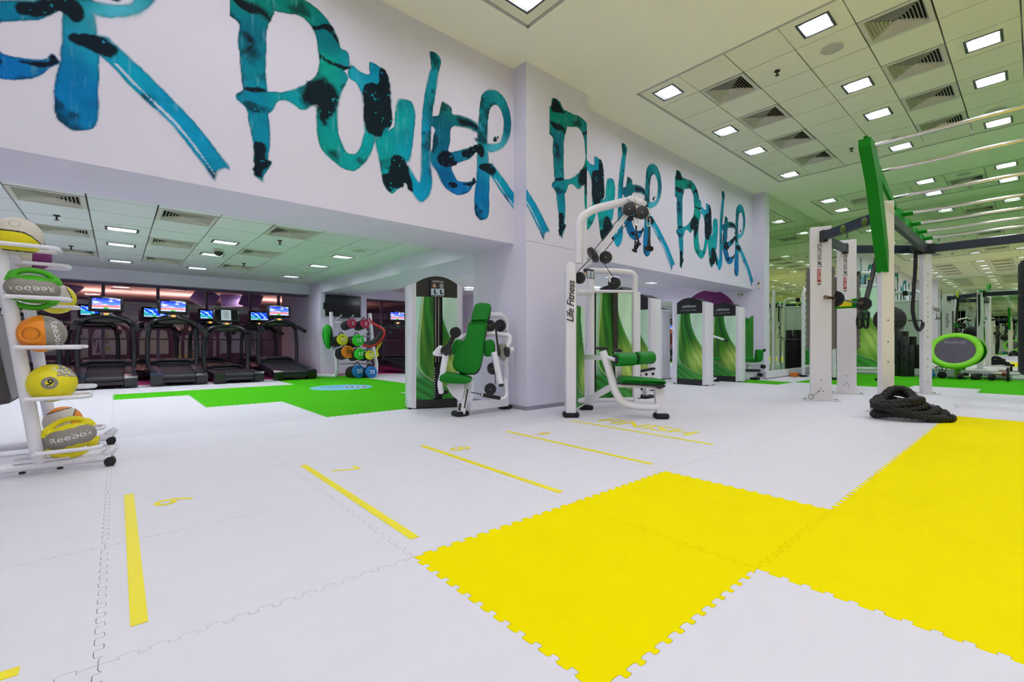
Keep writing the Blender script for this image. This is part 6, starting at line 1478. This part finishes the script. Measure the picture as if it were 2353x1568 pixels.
for k in range(ns):
    l = (k + 1) % ns
    for i in range(7): j = (i + 1) % 7; Fc.append((k * 7 + i, l * 7 + i, l * 7 + j, k * 7 + j))
MB().add(V, Fc, 0, Mt).build('edge_pad', M_LIME, tr, angle=60)
MB().lathe([(.36, .0), (.36, .012)], 64, Mt).build('jump_mat', mat('jump_mat', S(70, 60, 78), .55, var=.35, scale=9), tr)
mb = MB(); xl = -1 if (Mt.to_3x3() @ Vector((1, 0, 0))).dot(RGT) < 0 else 1
upv2 = xv if xv.z > 0 else -xv
add_text(mb, 'Reebok', .12, frame(Mt.translation + nrm * .014 + upv2 * .22, -yv, upv2)); flat_mesh(mb, 'lettering', mat('grey_print', S(150, 140, 160), .6), tr)
MB().tube([Mt @ Vector((.45 * math.cos(w), .45 * math.sin(w), -.055)) for w in np.linspace(0, 2 * math.pi, 50)[:-1]], .02, 10, closed=True).build('steel_hoop', M_GREEN, tr)
MB().bar((.08, -.05, .01), (.10, -.05, .42), .10, .10, up=(1, 0, 0)).build('stand_post', mat('stand_lime', S(120, 180, 60), .5), tr); MB().rbox((.08, -.05, .012), (.3, .34, .024), .008).build('stand_base', M_GREEN, tr)
def kettlebell(x, y, r_, col, label):
    t = thing('kettlebell', label, 'kettlebell', (x, y, 0)); MB().ell((0, 0, r_ * .93), (r_, r_, r_ * .95), 20, 14).build('bell', col, t)
    MB().tube(fillet([(0, -r_ * .6, r_ * 1.55), (0, -r_ * .72, r_ * 2.3), (0, r_ * .72, r_ * 2.3), (0, r_ * .6, r_ * 1.55)], r_ * .4, 5), r_ * .16, 10).build('handle', M_STEEL, t); MB().lathe([(r_ * .6, 0), (r_ * .62, r_ * .12)], 18).build('base', M_RUBBER, t)
kettlebell(14.85, 1.72, .095, mat('kettle_blue', S(16, 110, 170), .45), 'blue kettlebell on the green mat left of the trampoline stand')
kettlebell(14.98, 1.52, .085, M_RUBBER, 'black kettlebell beside the blue one under the trampoline')
def dumbbell(x, y, a, r_, label):
    t = thing('dumbbell', label, 'dumbbell', (x, y, 0), (0, 0, math.radians(a)))
    for s_ in (-1, 1): MB().tube([(s_ * .07, 0, r_), (s_ * .08, 0, r_), (s_ * .15, 0, r_), (s_ * .16, 0, r_)], [r_ * .85, r_, r_, r_ * .85], 6).build('head', M_RUBBER, t)
    MB().cyl((-.08, 0, r_), (.08, 0, r_), .016, 10).build('grip', M_CHROME, t)
dumbbell(14.80, 1.08, 80, .075, 'black dumbbell right of the trampoline stand'); dumbbell(14.86, .80, 75, .08, 'larger black dumbbell at the right end under the trampoline'); dumbbell(15.30, 1.02, 85, .07, 'black dumbbell behind the two front ones under the trampoline')
fr = thing('foam_roller', 'grey foam roller lying by the far mirror plinth', 'foam roller', (15.30, .62, .075)); MB().tube([(0, -.22, 0), (0, -.215, 0), (0, .215, 0), (0, .22, 0)], [.065, .075, .075, .065], 24).build('roll', mat('roller_grey', S(120, 116, 122), .7, bump=.2), fr); MB().tube([(0, -.223, 0), (0, -.2195, 0)], .04, 20).build('core', M_BLACK, fr)
ez = thing('curl_bar', 'wavy curl bar with a black plate and red collar by the far mirror', 'barbell', (14.75, .2, .16))
MB().tube(catmull([(0, .38, 0), (0, .12, 0), (.01, .05, .02), (.01, -.08, -.02), (.01, -.2, .02), (0, -.32, -.01), (0, -.75, 0)], 6), .014, 10).build('shaft', M_STEEL, ez)
MB().tube([(0, .28, 0), (0, .45, 0)], .024, 12).build('sleeve', mat('sleeve_bronze', S(168, 132, 112), .28, 1.0), ez); discs(MB(), (0, .24, 0), (0, 1, 0), .155, .04, 28).build('plate', M_RUBBER, ez); discs(MB(), (0, -.72, 0), (0, 1, 0), .155, .04, 28).build('plate', M_RUBBER, ez); MB().tube([(0, .27, 0), (0, .33, 0)], .05, 16).build('collar', mat('collar_red', S(130, 20, 26), .4), ez)
# aerobic step seen in the mirrors
stp = thing('aerobic_step', 'grey aerobic step platform on the white mats right of the rig', 'step platform', (12.6, -.9, 0)); MB().rbox((0, 0, .14), (.36, .95, .05), .02).build('platform', mat('step_grey', S(96, 94, 106), .6), stp)
for s_ in (-1, 1): MB().rbox((0, s_ * .36, .06), (.34, .18, .12), .02).build('riser', M_CHAR, stp)
# upright rubber tubes
def vtube(x, y, r_, h_, m, label, tilt=0, z0=0.0):
    t = thing('power_tube', label, 'exercise tube', (x, y, z0), (0, math.radians(tilt), 0), group='upright rubber power tubes')
    MB().tube([(0, 0, .0), (0, 0, .01), (0, 0, h_ - .01), (0, 0, h_)], [r_ * .92, r_, r_, r_ * .92], 24).build('tube', m, t); MB().lathe([(r_ * .7, h_), (r_ * .7, h_ + .002)], 20).build('bore', M_VOID, t)
    for z in (.42, .72): MB().bb(-r_ - .003, -r_ * .8, -.02, .02, h_ * z - .05, h_ * z + .05).build('hand_slot', M_VOID, t)
M_VP = mat('tube_purple', S(52, 34, 66), .6); M_VK = mat('tube_black', S(30, 29, 32), .6, var=.1)
vs = thing('tube_rack', 'silver floor rack holding upright rubber tubes in the mirrored corner', 'rack', (14.75, 3.80, 0)); MB().rbox((0, 0, .03), (1.5, .34, .05), .01).build('base', M_STEEL, vs)
for k in range(5): MB().tube(fillet([(-.62 + .31 * k, -.16, .05), (-.62 + .31 * k, -.16, .95), (-.62 + .31 * k, .12, .95)], .06, 4), .012, 8).build('divider', M_STEEL, vs)
for k, (m_, h_, r_, cn) in enumerate(((M_VK, 1.20, .085, 'thick black tube at the pilaster end of the corner rack'), (M_VP, 1.05, .07, 'slim purple tube in the corner rack'), (M_VK, 1.22, .09, 'thick black tube in the middle of the corner rack'), (M_VK, 1.22, .08, 'black tube beside the middle one of the corner rack'), (M_VK, 1.1, .075, 'black tube at the far mirror end of the corner rack'))):
    o = vtube(14.75 - .465 + .31 * k - .155 * 0, 3.79, r_, h_ - .05, m_, cn, z0=.056)
for k, (x, y, h_, cn) in enumerate(((15.22, 2.36, 1.16, 'tall black tube standing alone by the far mirror, rear one'), (15.05, 2.22, 1.02, 'black tube by the far mirror with stacked collars'), (15.2, 2.13, .80, 'shortest black tube by the far mirror'))): vtube(x, y, .08, h_, M_VK, cn)
# cable stations with green panels
def cable_station(x, y, rot, W_, H_, label):
    t = thing('cable_station', label, 'exercise machine', (x, y, 0), (0, 0, math.radians(rot))); hw = W_ / 2
    for s_ in (-1, 1):
        MB().tube(fillet([(s_ * hw, 0, .05), (s_ * hw, 0, H_), (s_ * hw * .2, 0, H_ + .02)], .18, 8), .04, 14).build('upright', M_TOWW, t); MB().rbox((s_ * hw, 0, .025), (.16, .12, .05), .015).build('foot', M_RUBBER, t)
    for z in (.27, H_ - .28): MB().tube([(-hw, 0, z), (hw, 0, z)], .03, 12).build('cross_tube', M_TOWW, t)
    def pos(U, V): return np.stack([(U - .5) * (W_ - .1), np.full_like(U, -.021), .31 + (H_ - .62) * V], 1)
    vcol_grid('graphic_panel', 36, 90, pos, lambda U, V: swirl(U, V * .95), M_VC, t); MB().bb(-hw + .05, hw - .05, -.02, .02, .31, H_ - .31).build('panel', M_TOWW, t)
    MB().bb(-.06, .06, -.05, .02, H_ - .1, H_ + .05).build('pulley_housing', M_CHAR, t)
    MB().cyl((hw + .12, -.05, .06), (hw + .12, -.05, H_ - .2), .02, 10).build('guide_column', M_CHROME, t); discs(MB(), (hw + .14, -.09, 1.55), (0, 1, 0), .09, .03).build('pulley', M_TEXTW, t)
    MB().bar((hw, -.02, H_ - .22), (hw + .14, -.05, H_ - .22), .04, .04).build('column_tie', M_TOWW, t); MB().bar((hw, -.02, .08), (hw + .14, -.05, .08), .04, .04).build('column_tie', M_TOWW, t)
    MB().tube([(hw + .14, -.12, 1.45), (hw + .14, -.12, 1.2)], .006, 6).tube(catmull([(hw + .14, -.12, 1.2), (hw + .09, -.12, 1.08), (hw + .14, -.12, 1.05), (hw + .19, -.12, 1.08), (hw + .14, -.12, 1.2)], 4), .010, 8).build('pull_handle', M_BLACK, t); return t
cable_station(12.75, 2.72, -62, .86, 2.42, 'cable station with green swirl panel behind the white rig posts')
cable_station(13.35, 3.72, -20, .80, 2.2, 'cable station in the corner by the side mirror')
ob = thing('foam_block', 'small orange foam block on the floor by the side mirror plinth', 'foam block', (12.9, 4.02, 0)); MB().rbox((0, 0, .05), (.22, .14, .10), .012).build('block', mat('block_orange', S(206, 110, 30), .7), ob)
